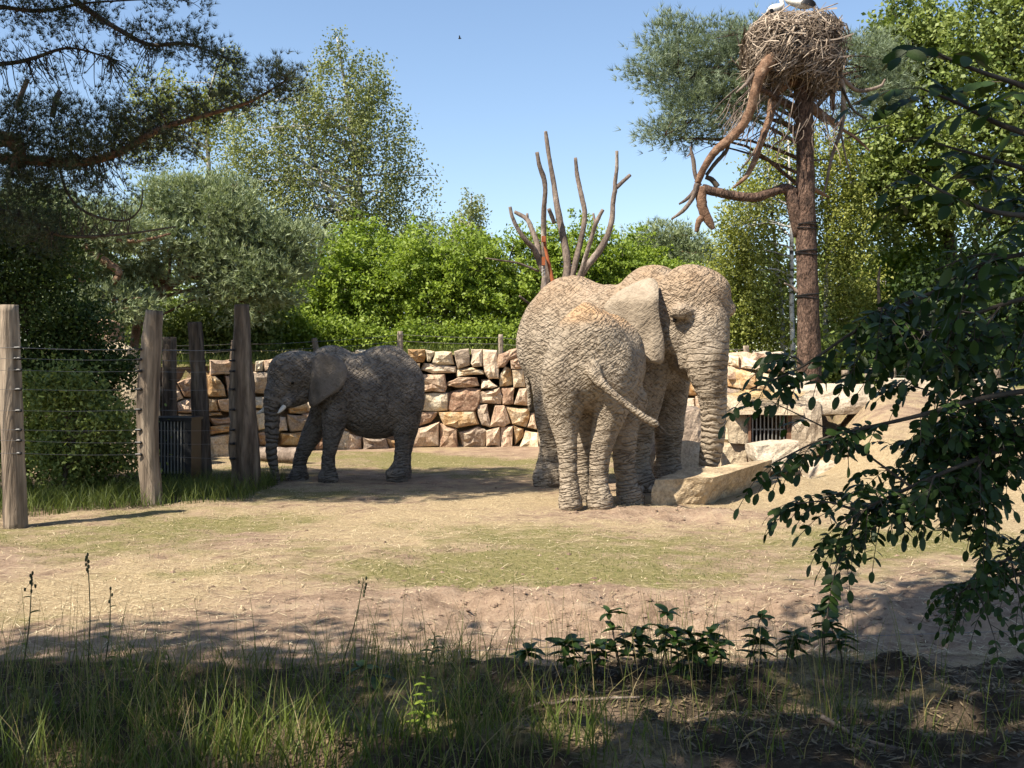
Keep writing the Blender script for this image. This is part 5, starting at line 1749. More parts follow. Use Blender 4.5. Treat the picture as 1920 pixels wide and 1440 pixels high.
def piney(name, label, blobs, trunk, leafmat, woodmat, n_tuft, m, length, width, seed, nlimb=24, rl=0.07, shell=0.7, updir=0.5, extra=None, limbs=None, sparse=None, clump=0, pad=(0.13, 0.13, 0.10)):
    r = np.random.default_rng(seed)
    base = np.array(trunk[0][:3], float)
    root = thing(name, base, label, 'tree')
    mb = MB()
    tree_wood(mb, trunk, blobs, r, nlimb, rl, sub=4, seed=seed)
    mb.build('trunk', woodmat, root, base, shade=True)
    for lm in (limbs or []):
        mb = MB()
        s = spline(np.array(lm), len(lm) * 5)
        tube(mb, s[:, :3], s[:, 3], 8, rough=0.12, seed=seed)
        mb.build('limb', woodmat, root, base, shade=True)
    if clump:
        nc = n_tuft // clump
        cc, dd, _ = blob_samples(blobs, nc, r, shell)
        idx = np.repeat(np.arange(nc), clump)
        pts = cc[idx] + r.normal(size=(len(idx), 3)) * np.array(pad)
        d = dd[idx] * 0.7 + np.array([0, 0, updir]) + 0.3 * rand_dirs(len(idx), r)
        tint = 0.5 * r.random(nc)[idx] + 0.5 * r.random(len(idx))
    else:
        pts, dd, _ = blob_samples(blobs, n_tuft, r, shell)
        d = dd * 0.8 + np.array([0, 0, updir])
        tint = r.random(len(pts))
    d /= np.linalg.norm(d, axis=1, keepdims=True) + 1e-9
    mb = MB()
    needle_tufts(mb, pts, d, length, width, m, r, 0.75, tint)
    mb.build('crown', leafmat, root, base)
    return root


def B(Y, l, dep=None):
    return [blob_px(a, b, c, d, Y, (0 if len(q) == 0 else q[0]), dep) for a, b, c, d, *q in l]


def TR(Y, l):
    return [list(P(a, b, Y)) + [w_ / 2 / F * Y] for a, b, w_ in l]


hx = math.cos(SUN_EL) * abs(math.sin(SUN_AZ)) / math.sin(SUN_EL)
hy_ = math.cos(SUN_EL) * abs(math.cos(SUN_AZ)) / math.sin(SUN_EL)
# ---- big birch on the left
leafy('birch_tree', 'tall airy silver birch rising highest behind the bright green bushes', 'tree',
      B(30, [(628, 95, 34, 48), (690, 140, 45, 45), (640, 175, 85, 70), (560, 215, 70, 60), (700, 225, 72, 75), (590, 290, 100, 70), (480, 240, 60, 60), (730, 300, 60, 50), (640, 350, 120, 70), (790, 335, 38, 28), (755, 375, 55, 35), (540, 370, 90, 60), (610, 430, 100, 40), (700, 420, 80, 45), (460, 320, 60, 55)]),
      TR(30, [(640, 660, 16), (652, 470, 12), (675, 360, 10), (660, 240, 8), (632, 70, 3)]), L_BIRCH, M_BIRCHB, 560, 74, 0.085, 0.33, 101, strands=True, up=0.8, nlimb=40, rl=0.05, aspect=0.65,
      trunks=[TR(30, [(690, 660, 12), (665, 470, 9), (600, 330, 6), (560, 180, 3)])])
leafy('birch_tree', 'pale yellowish birch showing between the near pine boughs', 'tree',
      B(33, [(300, 170, 60, 50), (350, 215, 70, 60), (430, 130, 28, 50), (415, 190, 50, 50), (270, 240, 60, 50)]),
      TR(33, [(400, 660, 14), (395, 400, 10), (390, 200, 6), (420, 90, 2)]), L_BIRCHY, M_BIRCHB, 330, 34, 0.09, 0.24, 102, strands=True, up=0.8, nlimb=22)
leafy('birch_tree', 'small birch with a rounded top standing alone against the sky', 'tree',
      B(38, [(884, 378, 24, 22), (880, 415, 34, 34), (868, 450, 32, 28), (898, 460, 24, 30)]),
      TR(38, [(880, 640, 8), (880, 480, 5), (884, 365, 2)]), L_BIRCH, M_BIRCHB, 170, 34, 0.10, 0.24, 103, strands=True, up=0.8, nlimb=14)
leafy('willow_tree', 'pale grey green feathery tree left of the small birch', 'tree',
      B(40, [(805, 440, 40, 26), (780, 460, 40, 25), (830, 470, 40, 25)]),
      TR(40, [(805, 640, 8), (805, 430, 2)]), L_PINEB, M_DARKB, 130, 30, 0.10, 0.3, 104, nlimb=12)
# ---- bright green robinia bushes along the wall top
for k, (lab, l, tx, Y) in enumerate((
        ('bright green feathery bush nearest the dark pine', [(600, 500, 55, 45), (560, 545, 55, 45), (640, 540, 60, 50), (575, 600, 60, 40), (640, 600, 50, 40), (500, 560, 35, 22)], 600, 25.5),
        ('tall bright green bush under the big birch', [(700, 450, 34, 30), (690, 495, 60, 45), (740, 530, 60, 50), (690, 560, 60, 50), (730, 600, 50, 35)], 705, 26.5),
        ('broad bright green bush in the middle of the bank', [(830, 475, 62, 38), (800, 520, 65, 45), (870, 525, 60, 50), (820, 570, 70, 45), (890, 590, 60, 35)], 830, 25.5),
        ('bright green bush behind the thin bare branch', [(945, 470, 42, 28), (965, 510, 62, 42), (930, 560, 55, 45), (1000, 560, 60, 50), (980, 610, 50, 30)], 960, 26.5),
        ('light green bush behind the bare sawn limbs', [(1085, 455, 50, 36), (1050, 500, 60, 45), (1110, 510, 60, 45), (1080, 560, 70, 50)], 1080, 27.0),
        ('low bright green bush left of the round pine', [(1160, 480, 46, 32), (1190, 510, 50, 40), (1150, 540, 60, 40), (1230, 540, 60, 40)], 1170, 28.0))):
    leafy('robinia_bush', lab, 'bush', B(Y, l), TR(Y, [(tx, 655, 9), (tx + 6, 580, 7), (tx - 5, 500, 4), (tx + 4, 455, 2)]), L_ROB, M_DARKB, 420 if k < 4 else 340, 50, 0.10, 0.15, 110 + k,
          group=None, aspect=0.5, up=1.1, nlimb=30, rl=0.03, flat=0.5, spray=0.85)
for k, (lab, l, tx) in enumerate((
        ('yellow green shrub low on the bank behind the shaded elephant\'s head', [(545, 610, 36, 30), (520, 632, 40, 20), (575, 635, 36, 20)], 545),
        ('low leafy shrub between the two short wall-top posts', [(650, 632, 50, 18), (700, 636, 40, 16), (625, 625, 30, 20)], 660),
        ('low weedy shrub on the wall top before the bright bushes', [(820, 634, 50, 14), (890, 630, 50, 16), (770, 628, 30, 16), (955, 634, 40, 16)], 860))):
    leafy('bank_shrub', lab, 'shrub', B(23.3, l), TR(23.3, [(tx, 660, 4), (tx, 640, 3), (tx + 3, 615, 1.5)]), (L_ROBY, L_ROB, L_ROB)[k], M_DARKB, 260, 30, 0.075, 0.11, 120 + k, nlimb=16, rl=0.015, aspect=0.6)
leafy('dark_bush', 'dark green bush at the foot of the mid pine', 'bush', B(22.5, [(480, 590, 50, 40), (450, 630, 60, 40), (510, 560, 40, 25)]), TR(22.5, [(480, 660, 6), (480, 560, 2)]), L_OAK, M_DARKB, 330, 30, 0.085, 0.15, 125, nlimb=14, up=0.6)
leafy('dark_bush', 'dark bush filling the gap below the curved pine trunk', 'bush', B(22.0, [(300, 600, 60, 40), (350, 630, 60, 36), (250, 640, 60, 30), (400, 600, 50, 40)]), TR(22.0, [(300, 670, 6), (310, 580, 2)]), L_OAK, M_DARKB, 420, 30, 0.085, 0.15, 126, nlimb=14, up=0.6)
# ---- mid pine left
piney('pine_tree', 'rounded grey green pine with a curved orange trunk beyond the fence',
      B(20.5, [(350, 370, 60, 42), (425, 385, 62, 48), (300, 420, 60, 42), (390, 440, 75, 45), (460, 430, 50, 45), (330, 470, 60, 36), (440, 490, 70, 46), (520, 465, 58, 42), (560, 455, 36, 32), (500, 520, 62, 48), (395, 530, 60, 42), (250, 480, 60, 40), (230, 540, 60, 36), (450, 570, 55, 36), (310, 380, 40, 36)]),
      TR(20.5, [(246, 690, 17), (256, 615, 17), (264, 572, 16), (300, 545, 15), (345, 520, 12), (400, 450, 8), (430, 370, 3)]), L_PINE, M_BARKO, 17000, 5, 0.12, 0.022, 130, nlimb=60, rl=0.04, clump=44, shell=0.85, pad=(0.20, 0.18, 0.09))
piney('pine_tree', 'pine with reddish forked limbs behind the dark shrubs',
      B(19.5, [(180, 420, 80, 36), (120, 470, 80, 40), (60, 420, 90, 60), (220, 570, 60, 36), (150, 600, 60, 40), (240, 440, 70, 26)]),
      TR(19.5, [(168, 690, 16), (170, 600, 15), (160, 540, 13), (125, 470, 12), (95, 380, 5)]), L_PINE, M_BARKO, 9000, 6, 0.12, 0.022, 131, nlimb=40, rl=0.05, clump=40, pad=(0.2, 0.18, 0.09),
      limbs=[[list(P(a, b, 19.3)) + [w_ / 2 / F * 19.3] for a, b, w_ in q] for q in (
          [(150, 455, 15), (185, 482, 15), (222, 510, 14), (212, 532, 9)], [(130, 446, 10), (190, 448, 9), (260, 452, 7), (320, 438, 4)], [(120, 470, 13), (135, 495, 11), (140, 520, 6)])])
piney('pine_tree', 'dense round topped pine behind the big elephant\'s back',
      B(31, [(1245, 445, 52, 26), (1205, 462, 40, 24), (1285, 465, 46, 30), (1240, 490, 70, 34), (1310, 500, 40, 40), (1200, 510, 50, 40)]),
      TR(31, [(1250, 660, 12), (1250, 520, 9), (1248, 430, 3)]), L_PINE, M_BARKO, 6500, 6, 0.15, 0.022, 132, nlimb=24, clump=7)
# ---- pine whose boughs spread behind the nest
piney('pine_tree', 'blue green pine spreading its boughs behind the stork nest',
      B(23.5, [(1255, 80, 38, 30), (1225, 128, 36, 14), (1310, 95, 60, 45), (1285, 150, 62, 34), (1360, 140, 70, 60), (1320, 205, 70, 34), (1255, 248, 38, 18), (1300, 250, 46, 18), (1400, 90, 60, 42), (1395, 200, 50, 40)], 1.1)
      + B(24.5, [(1610, 110, 50, 44), (1655, 155, 55, 46), (1620, 190, 40, 30)], 1.0),
      TR(23.8, [(1522, 680, 24), (1512, 400, 20), (1505, 200, 14), (1460, 90, 5)]), L_PINEB, M_BARK, 8600, 9, 0.17, 0.014, 133, nlimb=60, rl=0.05, clump=26, shell=0.8, pad=(0.22, 0.2, 0.12))
# ---- birches behind the stork tree
leafy('birch_tree', 'group birch with white stem just left of the stork tree', 'tree',
      B(27, [(1400, 400, 52, 60), (1440, 330, 60, 55), (1370, 470, 46, 60), (1420, 500, 62, 80), (1390, 580, 55, 60), (1470, 600, 55, 50), (1350, 540, 36, 60), (1470, 270, 50, 36), (1400, 640, 50, 26)]),
      TR(27, [(1470, 690, 9), (1464, 560, 8), (1452, 450, 6), (1440, 300, 3)]), L_BIRCHY, M_BIRCHB, 520, 60, 0.085, 0.30, 140, strands=True, up=0.8, nlimb=26, rl=0.03,
      trunks=[TR(26.3, [(1488, 690, 10), (1484, 560, 9), (1484, 420, 7), (1478, 260, 3)])])
leafy('birch_tree', 'yellow green birch right of the stork tree stem', 'tree',
      B(27.5, [(1560, 330, 52, 60), (1590, 400, 50, 60), (1560, 450, 46, 60), (1600, 520, 60, 60), (1565, 580, 50, 60), (1620, 600, 50, 50), (1560, 270, 46, 40)]),
      TR(27.5, [(1548, 690, 10), (1549, 560, 9), (1552, 430, 6), (1560, 280, 3)]), L_BIRCHY, M_BIRCHB, 400, 60, 0.085, 0.30, 141, strands=True, up=0.8, nlimb=26, rl=0.03)
# ---- oaks on the right
leafy('oak_tree', 'big oak with dense leaves to the right of the stork tree', 'tree',
      B(29, [(1700, 50, 60, 50), (1740, 110, 70, 55), (1690, 110, 60, 50), (1720, 190, 70, 50), (1650, 270, 50, 50), (1720, 280, 75, 55), (1640, 360, 46, 50), (1690, 360, 60, 50), (1750, 380, 60, 50), (1700, 420, 60, 30), (1640, 430, 36, 30)]),
      TR(29, [(1790, 700, 26), (1785, 500, 22), (1760, 330, 16), (1720, 120, 6)]), L_OAK, M_DARKB, 1150, 28, 0.125, 0.24, 150, nlimb=40, rl=0.08, aspect=0.7, up=0.8, spray=0.4)
leafy('oak_tree', 'second oak at the right with a crown reaching beyond the picture', 'tree',
      B(27, [(1860, 40, 70, 60), (1930, 60, 70, 80), (1840, 120, 60, 50), (1900, 190, 80, 70), (1830, 260, 60, 50), (1900, 310, 80, 60), (1830, 370, 60, 50), (1910, 420, 70, 50), (1990, 200, 80, 120)]),
      TR(27, [(1950, 720, 32), (1945, 500, 28), (1920, 300, 20), (1890, 60, 6)]), L_OAK, M_DARKB, 1200, 28, 0.125, 0.24, 151, nlimb=40, rl=0.08, aspect=0.7, up=0.8, spray=0.4)
for k, (lab, l, tx, Y, mt) in enumerate((
        ('mid green tree filling the gap below the first oak', [(1660, 520, 70, 50), (1720, 500, 60, 50), (1690, 590, 70, 50), (1640, 640, 50, 45), (1730, 600, 50, 50)], 1690, 30, L_ROB),
        ('dark tree behind the mound fence', [(1780, 560, 70, 60), (1840, 530, 70, 60), (1800, 630, 80, 50), (1740, 660, 60, 40), (1860, 630, 60, 50)], 1800, 26, L_DARK),
        ('dark tree at the far right end of the mound', [(1920, 560, 70, 70), (1930, 650, 70, 60), (1890, 690, 60, 40), (1980, 600, 70, 90)], 1925, 24, L_DARK),
        ('shrubby dark tree low behind the mound posts', [(1620, 690, 60, 30), (1690, 690, 60, 30), (1560, 680, 40, 26), (1760, 700, 50, 26)], 1650, 25, L_OAK))):
    leafy('woodland_tree', lab, 'tree', B(Y, l), TR(Y, [(tx, 720, 12), (tx + 4, 640, 10), (tx - 3, 540, 6), (tx, 500, 3)]), mt, M_DARKB, 560, 32, 0.125, 0.25, 160 + k, nlimb=24, rl=0.05, aspect=0.65)
# ---- a far wood closing the view
rf = np.random.default_rng(9)
mb = MB()
bl = []
for x in np.arange(-500, 2600, 45):
    tp = 560 - 40 * rf.random() if 900 < x < 1350 else 500 - 60 * rf.random()
    bl.append(blob_px(x, (tp + 670) / 2, 60, (680 - tp) / 2, 48, rf.random() * 6, 3.0))
cc, dd, _ = blob_samples(bl, 3800, rf, 0.6)
idx = np.repeat(np.arange(3800), 10)
leaf_quads(mb, cc[idx] + rf.normal(size=(len(idx), 3)) * 0.5, 0.32, rf, None, 0.65, np.clip(0.6 * rf.random(3800)[idx] + 0.4 * rf.random(len(idx)), 0, 1))
tag(mb.build('distant_wood', L_OAK, None, (0, 48, 2)), 'far belt of mixed wood closing the view behind the bank', 'wood', kind='stuff')

# ---- dark shrubs on the left, in the pine's shade
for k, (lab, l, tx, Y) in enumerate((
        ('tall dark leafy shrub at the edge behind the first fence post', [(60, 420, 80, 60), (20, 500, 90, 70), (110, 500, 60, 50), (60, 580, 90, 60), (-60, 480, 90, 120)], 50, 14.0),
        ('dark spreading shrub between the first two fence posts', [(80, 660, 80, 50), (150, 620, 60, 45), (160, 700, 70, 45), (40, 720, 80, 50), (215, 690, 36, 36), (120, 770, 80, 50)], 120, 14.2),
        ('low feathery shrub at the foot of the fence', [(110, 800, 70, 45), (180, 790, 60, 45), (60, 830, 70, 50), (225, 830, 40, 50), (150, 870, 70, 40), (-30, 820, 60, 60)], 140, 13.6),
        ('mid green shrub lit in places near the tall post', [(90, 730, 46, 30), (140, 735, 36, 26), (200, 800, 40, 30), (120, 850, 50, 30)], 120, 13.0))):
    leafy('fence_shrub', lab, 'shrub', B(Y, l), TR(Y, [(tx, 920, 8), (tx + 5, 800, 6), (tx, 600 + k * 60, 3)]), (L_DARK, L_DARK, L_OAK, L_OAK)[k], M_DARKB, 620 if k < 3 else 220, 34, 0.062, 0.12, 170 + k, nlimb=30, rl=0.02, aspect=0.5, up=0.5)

# ---- near pine overhead on the left: its boughs hang into view and it shades the grey elephant
Yp = 12.0
near_bl = B(Yp, [(470, 178, 70, 20), (540, 140, 22, 26), (520, 158, 36, 18), (400, 192, 60, 22), (330, 210, 60, 26), (260, 222, 60, 28), (180, 230, 70, 32), (90, 225, 70, 36), (10, 230, 60, 50), (400, 100, 38, 22), (340, 85, 50, 26), (290, 62, 40, 22), (425, 122, 22, 20), (60, 15, 80, 34), (150, 8, 50, 24), (330, -6, 60, 10), (110, 330, 90, 36), (30, 370, 70, 46), (220, 290, 70, 24), (300, 270, 60, 20), (60, 290, 90, 40), (150, 270, 80, 30), (20, 330, 60, 40), (60, 440, 70, 40)], 0.6)
thin_bl = B(Yp, [(240, 105, 60, 36), (170, 75, 60, 40), (70, 110, 90, 40), (250, 160, 60, 30), (110, 160, 70, 30), (190, 370, 70, 40), (60, 430, 70, 30)], 0.5)
over_bl = [(np.array([c[0] + (0.593 - hx) * c[2], c[1] + (0.593 - hy_) * c[2], c[2]]), np.array(s)) for c, s in (((-7.2, 10.2, 7.6), (2.2, 1.9, 1.4)), ((-5.6, 9.9, 7.0), (1.7, 1.3, 1.0)), ((-4.4, 10.5, 7.1), (1.2, 0.9, 0.8)), ((-6.2, 11.4, 7.7), (1.8, 0.9, 1.3)), ((-8.5, 10.5, 6.2), (1.6, 1.8, 1.5)), ((-7.4, 11.8, 6.9), (1.4, 0.8, 0.9)))]
rp = np.random.default_rng(55)
pb = np.array([-7.3, 11.6, 0.0])
pine = thing('near_pine', pb, 'near pine whose dark boughs hang into the upper left corner', 'tree')
mb = MB()
s = spline([(-7.3, 11.6, -0.1, .26), (-7.25, 11.6, 2.5, .23), (-7.4, 11.5, 5.0, .2), (-7.3, 11.2, 7.5, .13), (-7.2, 11, 9.2, .04)], 30)
tube(mb, s[:, :3], s[:, 3], 12, rough=0.08)
mb.build('trunk', M_BARKO, pine, pb, shade=True)
Zp = ((0, 0), 1.0)
bl_ = [[(-260, 300, 30, -.2), (-60, 296, 24, 0), (60, 301, 21, 0), (150, 305, 18, 0), (225, 285, 15, 0), (300, 242, 12, 0), (385, 216, 9, 0), (470, 190, 6, 0), (545, 145, 3, 0)],
       [(-300, -160, 26, -.2), (0, -80, 18, 0), (105, -25, 13, 0), (150, 8, 12, 0), (222, 55, 10, 0), (282, 84, 8, 0), (350, 82, 6, 0), (435, 112, 3, 0)],
       [(-240, 250, 34, -.3), (-30, 262, 30, -.1), (18, 262, 28, -.1), (36, 283, 24, -.1), (28, 318, 16, -.1)],
       [(108, 305, 5, 0), (128, 365, 5, 0), (165, 400, 5, 0), (230, 414, 4, 0), (262, 392, 3, 0), (268, 355, 2, 0)],
       [(-200, 380, 14, 0), (0, 395, 10, 0), (110, 440, 7, 0), (220, 440, 5, 0), (330, 425, 3, 0)],
       [(-200, 130, 16, 0), (0, 120, 9, 0), (60, 110, 8, 0), (130, 90, 5, 0), (210, 110, 3, 0)],
       [(30, 205, 9, 0), (45, 165, 9, 0), (52, 148, 8, 0)], [(98, 220, 10, 0), (104, 190, 10, 0), (113, 170, 9, 0)],
       [(-220, -20, 16, 0), (-20, 10, 9, 0), (80, 20, 7, 0), (170, 5, 4, 0), (340, -4, 2, 0)]]
for k, pts in enumerate(bl_):
    mb = MB()
    limb(mb, Zp, pts, Yp, 8, 0.12, None, 200 + k)
    mb.build('bough', M_DEAD if k in (6, 7) else M_BARKO if k in (0, 2) else M_DARKB, pine, pb, shade=True)
for q in over_bl:
    mb = MB()
    j = s[(s[:, 2] < q[0][2] - 0.2)][-1]
    tube(mb, spline([j[:3], (j[:3] + q[0]) / 2 + [0, 0, .3], q[0]], 8), np.linspace(.09, .03, 8), 7)
    mb.build('bough', M_BARKO, pine, pb, shade=True)
bough_pts = np.vstack([spline(np.array([W4(Zp, a, b, Yp + dy, 1)[:3] for a, b, _, dy in pts]), 60) for i, pts in enumerate(bl_) if i not in (3, 6, 7)])
mb = MB()
mt_ = MB()


def twigs_to(pts, frac):
    for p in pts[: int(len(pts) * frac)]:
        j = bough_pts[np.argmin(np.linalg.norm((bough_pts - p) * [1, 1, 1.0], axis=1) + 0.1 * rp.random(len(bough_pts)))]
        L = np.linalg.norm(p - j)
        if L > 1.0: continue
        m = (p + j) / 2 + rp.normal(size=3) * 0.10 * L + [0, 0, -0.06 * L]
        tube(mt_, spline([j, m, p], 5), np.linspace(0.006, 0.0022, 5), 4, cap=False)


for bls, ntuft, cl, fr in ((near_bl, 7800, 6, 0.5), (thin_bl, 700, 2, 0.9)):
    nc = ntuft // cl
    cc, dd, _ = blob_samples(bls, nc, rp, 0.4)
    twigs_to(cc, fr)
    idx = np.repeat(np.arange(nc), cl)
    pts = cc[idx] + rp.normal(size=(len(idx), 3)) * 0.07
    d = dd[idx] * 0.5 + np.array([0.15, 0, 0.55]) + 0.35 * rand_dirs(len(idx), rp)
    d /= np.linalg.norm(d, axis=1, keepdims=True)
    needle_tufts(mb, pts, d, 0.075, 0.0060, 12, rp, 0.8, np.clip(0.5 * rp.random(nc)[idx] + 0.5 * rp.random(len(idx)), 0, 1))
tag(mt_.build('twigs', M_DARKB, pine, pb), kind='stuff')
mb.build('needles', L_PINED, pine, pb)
mb = MB()
cc, dd, _ = blob_samples(over_bl, 4200, rp, 0.4)
d = dd * 0.6 + np.array([0, 0, 0.5])
needle_tufts(mb, cc, d / np.linalg.norm(d, axis=1, keepdims=True), 0.26, 0.03, 9, rp, 0.9)
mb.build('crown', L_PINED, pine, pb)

# ---- trees standing around the camera whose shade lies over the foreground


def over(gx_, gy_, z, rx, ry=None, rz=0.7):
    """crown lump at height z whose shadow falls round the ground point gx_, gy_"""
    return (np.array([gx_ - hx * z, gy_ - hy_ * z, z]), np.array([rx, ry or rx, rz]))


GAPS = [(-1.0, 4.45, .30), (-0.75, 4.3, .22), (-1.85, 4.35, .16), (0.55, 4.65, .2), (0.8, 4.62, .18), (0.3, 4.7, .13), (0.35, 4.3, .16), (1.9, 4.5, .15), (-0.25, 4.45, .15), (2.2, 4.35, .12), (1.3, 4.7, .1), (-1.5, 4.9, .1)]
sh = [over(x, y, 6.2 + 0.5 * ((i * 7) % 3), 1.15, 1.0) for i, (x, y) in enumerate([(-5, 1), (-3.6, 0.6), (-2.2, 1), (-.8, .7), (-5, 2.6), (-3.4, 2.6), (-1.9, 2.5), (-4.6, 4.2), (-3.2, 4.3), (-1.9, 4.7), (-3.0, 4.6), (-5.6, 4.4), (-0.6, 3.0), (-0.9, 4.8), (-4.2, 4.5), (-1.9, 5.45), (-2.7, 5.3), (-0.5, 4.1)])]
leafy('shade_tree', 'broad tree standing behind the viewpoint that shades the left foreground', 'tree', sh, [(-8.2, -3.2, 0, .22), (-8.1, -3.1, 2.5, .18), (-7.6, -2.6, 4.5, .13), (-6.6, -1.6, 6.2, .06)], L_SHADE, M_DARKB, 1000, 22, 0.15, 0.26, 180, nlimb=26, rl=0.06, gaps=GAPS)
sh2 = [over(x, y, 5.6 + 0.5 * ((i * 5) % 3), 1.0, 0.9) for i, (x, y) in enumerate([(.5, 1), (1.8, 1), (3.2, 1), (4.5, 1.2), (.6, 2.4), (1.9, 2.4), (3.2, 2.5), (4.6, 2.8), (.7, 3.8), (1.9, 3.9), (3.1, 4.0), (4.4, 4.3), (.6, 4.75), (1.7, 4.8), (2.8, 4.85), (3.9, 5.1), (5.0, 5.6), (2.7, 5.9), (3.4, 6.1)])]
sh2 += [over(x, y, 5.9, 0.5, 0.4, 0.5) for x, y in ((2.6, 6.35), (3.1, 6.5), (3.5, 6.9), (2.9, 7.0), (3.3, 7.3), (3.9, 6.8), (2.6, 6.0), (3.1, 6.1), (3.6, 7.5), (2.9, 7.0), (3.3, 7.2))]
leafy('shade_tree', 'leaning tree behind the viewpoint that shades the right foreground', 'tree', sh2, [(-1.2, -4.0, 0, .22), (-1.2, -3.8, 2.2, .18), (-1.0, -3.0, 4.2, .13), (-0.6, -1.6, 6.0, .06)], L_SHADE, M_DARKB, 1000, 22, 0.15, 0.26, 181, nlimb=26, rl=0.06, gaps=GAPS)
# ================================================================== foreground robinia boughs hanging in from the right
def leaflet_mesh(nseg=5):
    t = np.linspace(0, 1, nseg + 1)
    wd = 0.27 * np.sin(np.pi * np.clip(t * 0.90 + 0.06, 0, 1)) ** 0.55
    wd[0] = 0.05; wd[-1] = 0.09
    V = []
    for a, b in zip(t, wd):
        V += [(-b, a, 0.05 * abs(b) * 3 - 0.10 * a * a), (0, a, -0.10 * a * a), (b, a, 0.05 * abs(b) * 3 - 0.10 * a * a)]
    f = []
    for i in range(nseg):
        for j in range(2):
            f.append((i * 3 + j, i * 3 + j + 1, i * 3 + j + 4, i * 3 + j + 3))
    return np.array(V), np.array(f)


LV, LF = leaflet_mesh()
rl_ = np.random.default_rng(31)


def frame(d, n):
    d = d / np.linalg.norm(d)
    x = np.cross(d, n)
    x /= np.linalg.norm(x) + 1e-9
    return np.stack([x, d, np.cross(x, d)], 1)


rb = np.array([2.45, 3.5, 0.0])
rob = thing('robinia_tree', rb, 'dark shaded robinia reaching its oval leaflets in from the right edge', 'tree')
mb = MB()
s = spline([(2.45, 3.5, -.1, .085), (2.42, 3.5, 0.8, .075), (2.30, 3.45, 1.6, .065), (2.38, 3.35, 2.4, .055), (2.6, 3.1, 3.4, .04), (2.7, 2.9, 4.3, .02)], 60)
tube(mb, s[:, :3], s[:, 3], 10, rough=0.1)
mb.build('trunk', M_DARKB, rob, rb, shade=True)
boughs = [  # px, py, Y
    ([(2150, 480, 3.5), (1990, 500, 3.4), (1850, 515, 3.3), (1700, 570, 3.2), (1590, 630, 3.1), (1500, 690, 3.1), (1405, 730, 3.1)], 1.0, 1),
    ([(2100, 540, 3.4), (1990, 550, 3.3), (1900, 565, 3.2), (1800, 600, 3.2), (1710, 640, 3.1), (1620, 680, 3.1)], 1.0, 2),
    ([(2100, 620, 3.6), (1990, 630, 3.5), (1900, 630, 3.4), (1820, 640, 3.4), (1740, 670, 3.4)], 0.9, 1),
    ([(2150, 700, 3.3), (1980, 725, 3.2), (1850, 745, 3.1), (1720, 780, 3.0), (1615, 804, 3.0), (1550, 820, 3.0), (1450, 868, 3.0)], 0.85, 0),
    ([(2100, 790, 3.6), (1990, 770, 3.5), (1900, 770, 3.4), (1830, 775, 3.4), (1760, 790, 3.4)], 0.85, 3),
    ([(2100, 800, 3.5), (1990, 810, 3.4), (1900, 820, 3.3), (1820, 830, 3.3), (1750, 850, 3.3)], 0.85, 3),
    ([(2150, 740, 3.4), (1980, 800, 3.3), (1860, 850, 3.2), (1760, 890, 3.1), (1650, 940, 3.1), (1565, 990, 3.1)], 0.9, 3),
    ([(2100, 830, 3.5), (1990, 850, 3.4), (1870, 880, 3.3), (1770, 920, 3.3), (1690, 960, 3.2), (1620, 1000, 3.2)], 0.85, 3),
    ([(2100, 880, 3.6), (1990, 960, 3.5), (1900, 1040, 3.4), (1840, 1080, 3.4), (1790, 1120, 3.4)], 0.75, 2),
    ([(2100, 960, 3.7), (2000, 1040, 3.6), (1930, 1070, 3.5), (1850, 1100, 3.5), (1800, 1140, 3.5)], 0.7, 2),
    ([(2100, 200, 2.7), (1990, 180, 2.6), (1900, 155, 2.6), (1800, 120, 2.5), (1740, 90, 2.5)], 1.3, 0),
    ([(2100, 400, 2.8), (1990, 400, 2.7), (1880, 400, 2.6), (1790, 370, 2.6), (1700, 320, 2.6)], 1.25, 0),
    ([(2100, 300, 2.7), (1990, 270, 2.6), (1880, 235, 2.6), (1800, 195, 2.6), (1725, 165, 2.6)], 1.25, 0),
    ([(2100, 470, 3.0), (1990, 470, 2.9), (1900, 480, 2.8), (1830, 500, 2.8), (1750, 545, 2.8)], 1.1, 1),
    ([(2100, 330, 2.9), (1990, 330, 2.8), (1900, 310, 2.8), (1830, 290, 2.8), (1760, 270, 2.8)], 1.15, 0)]
leafs = []
mtw = MB()
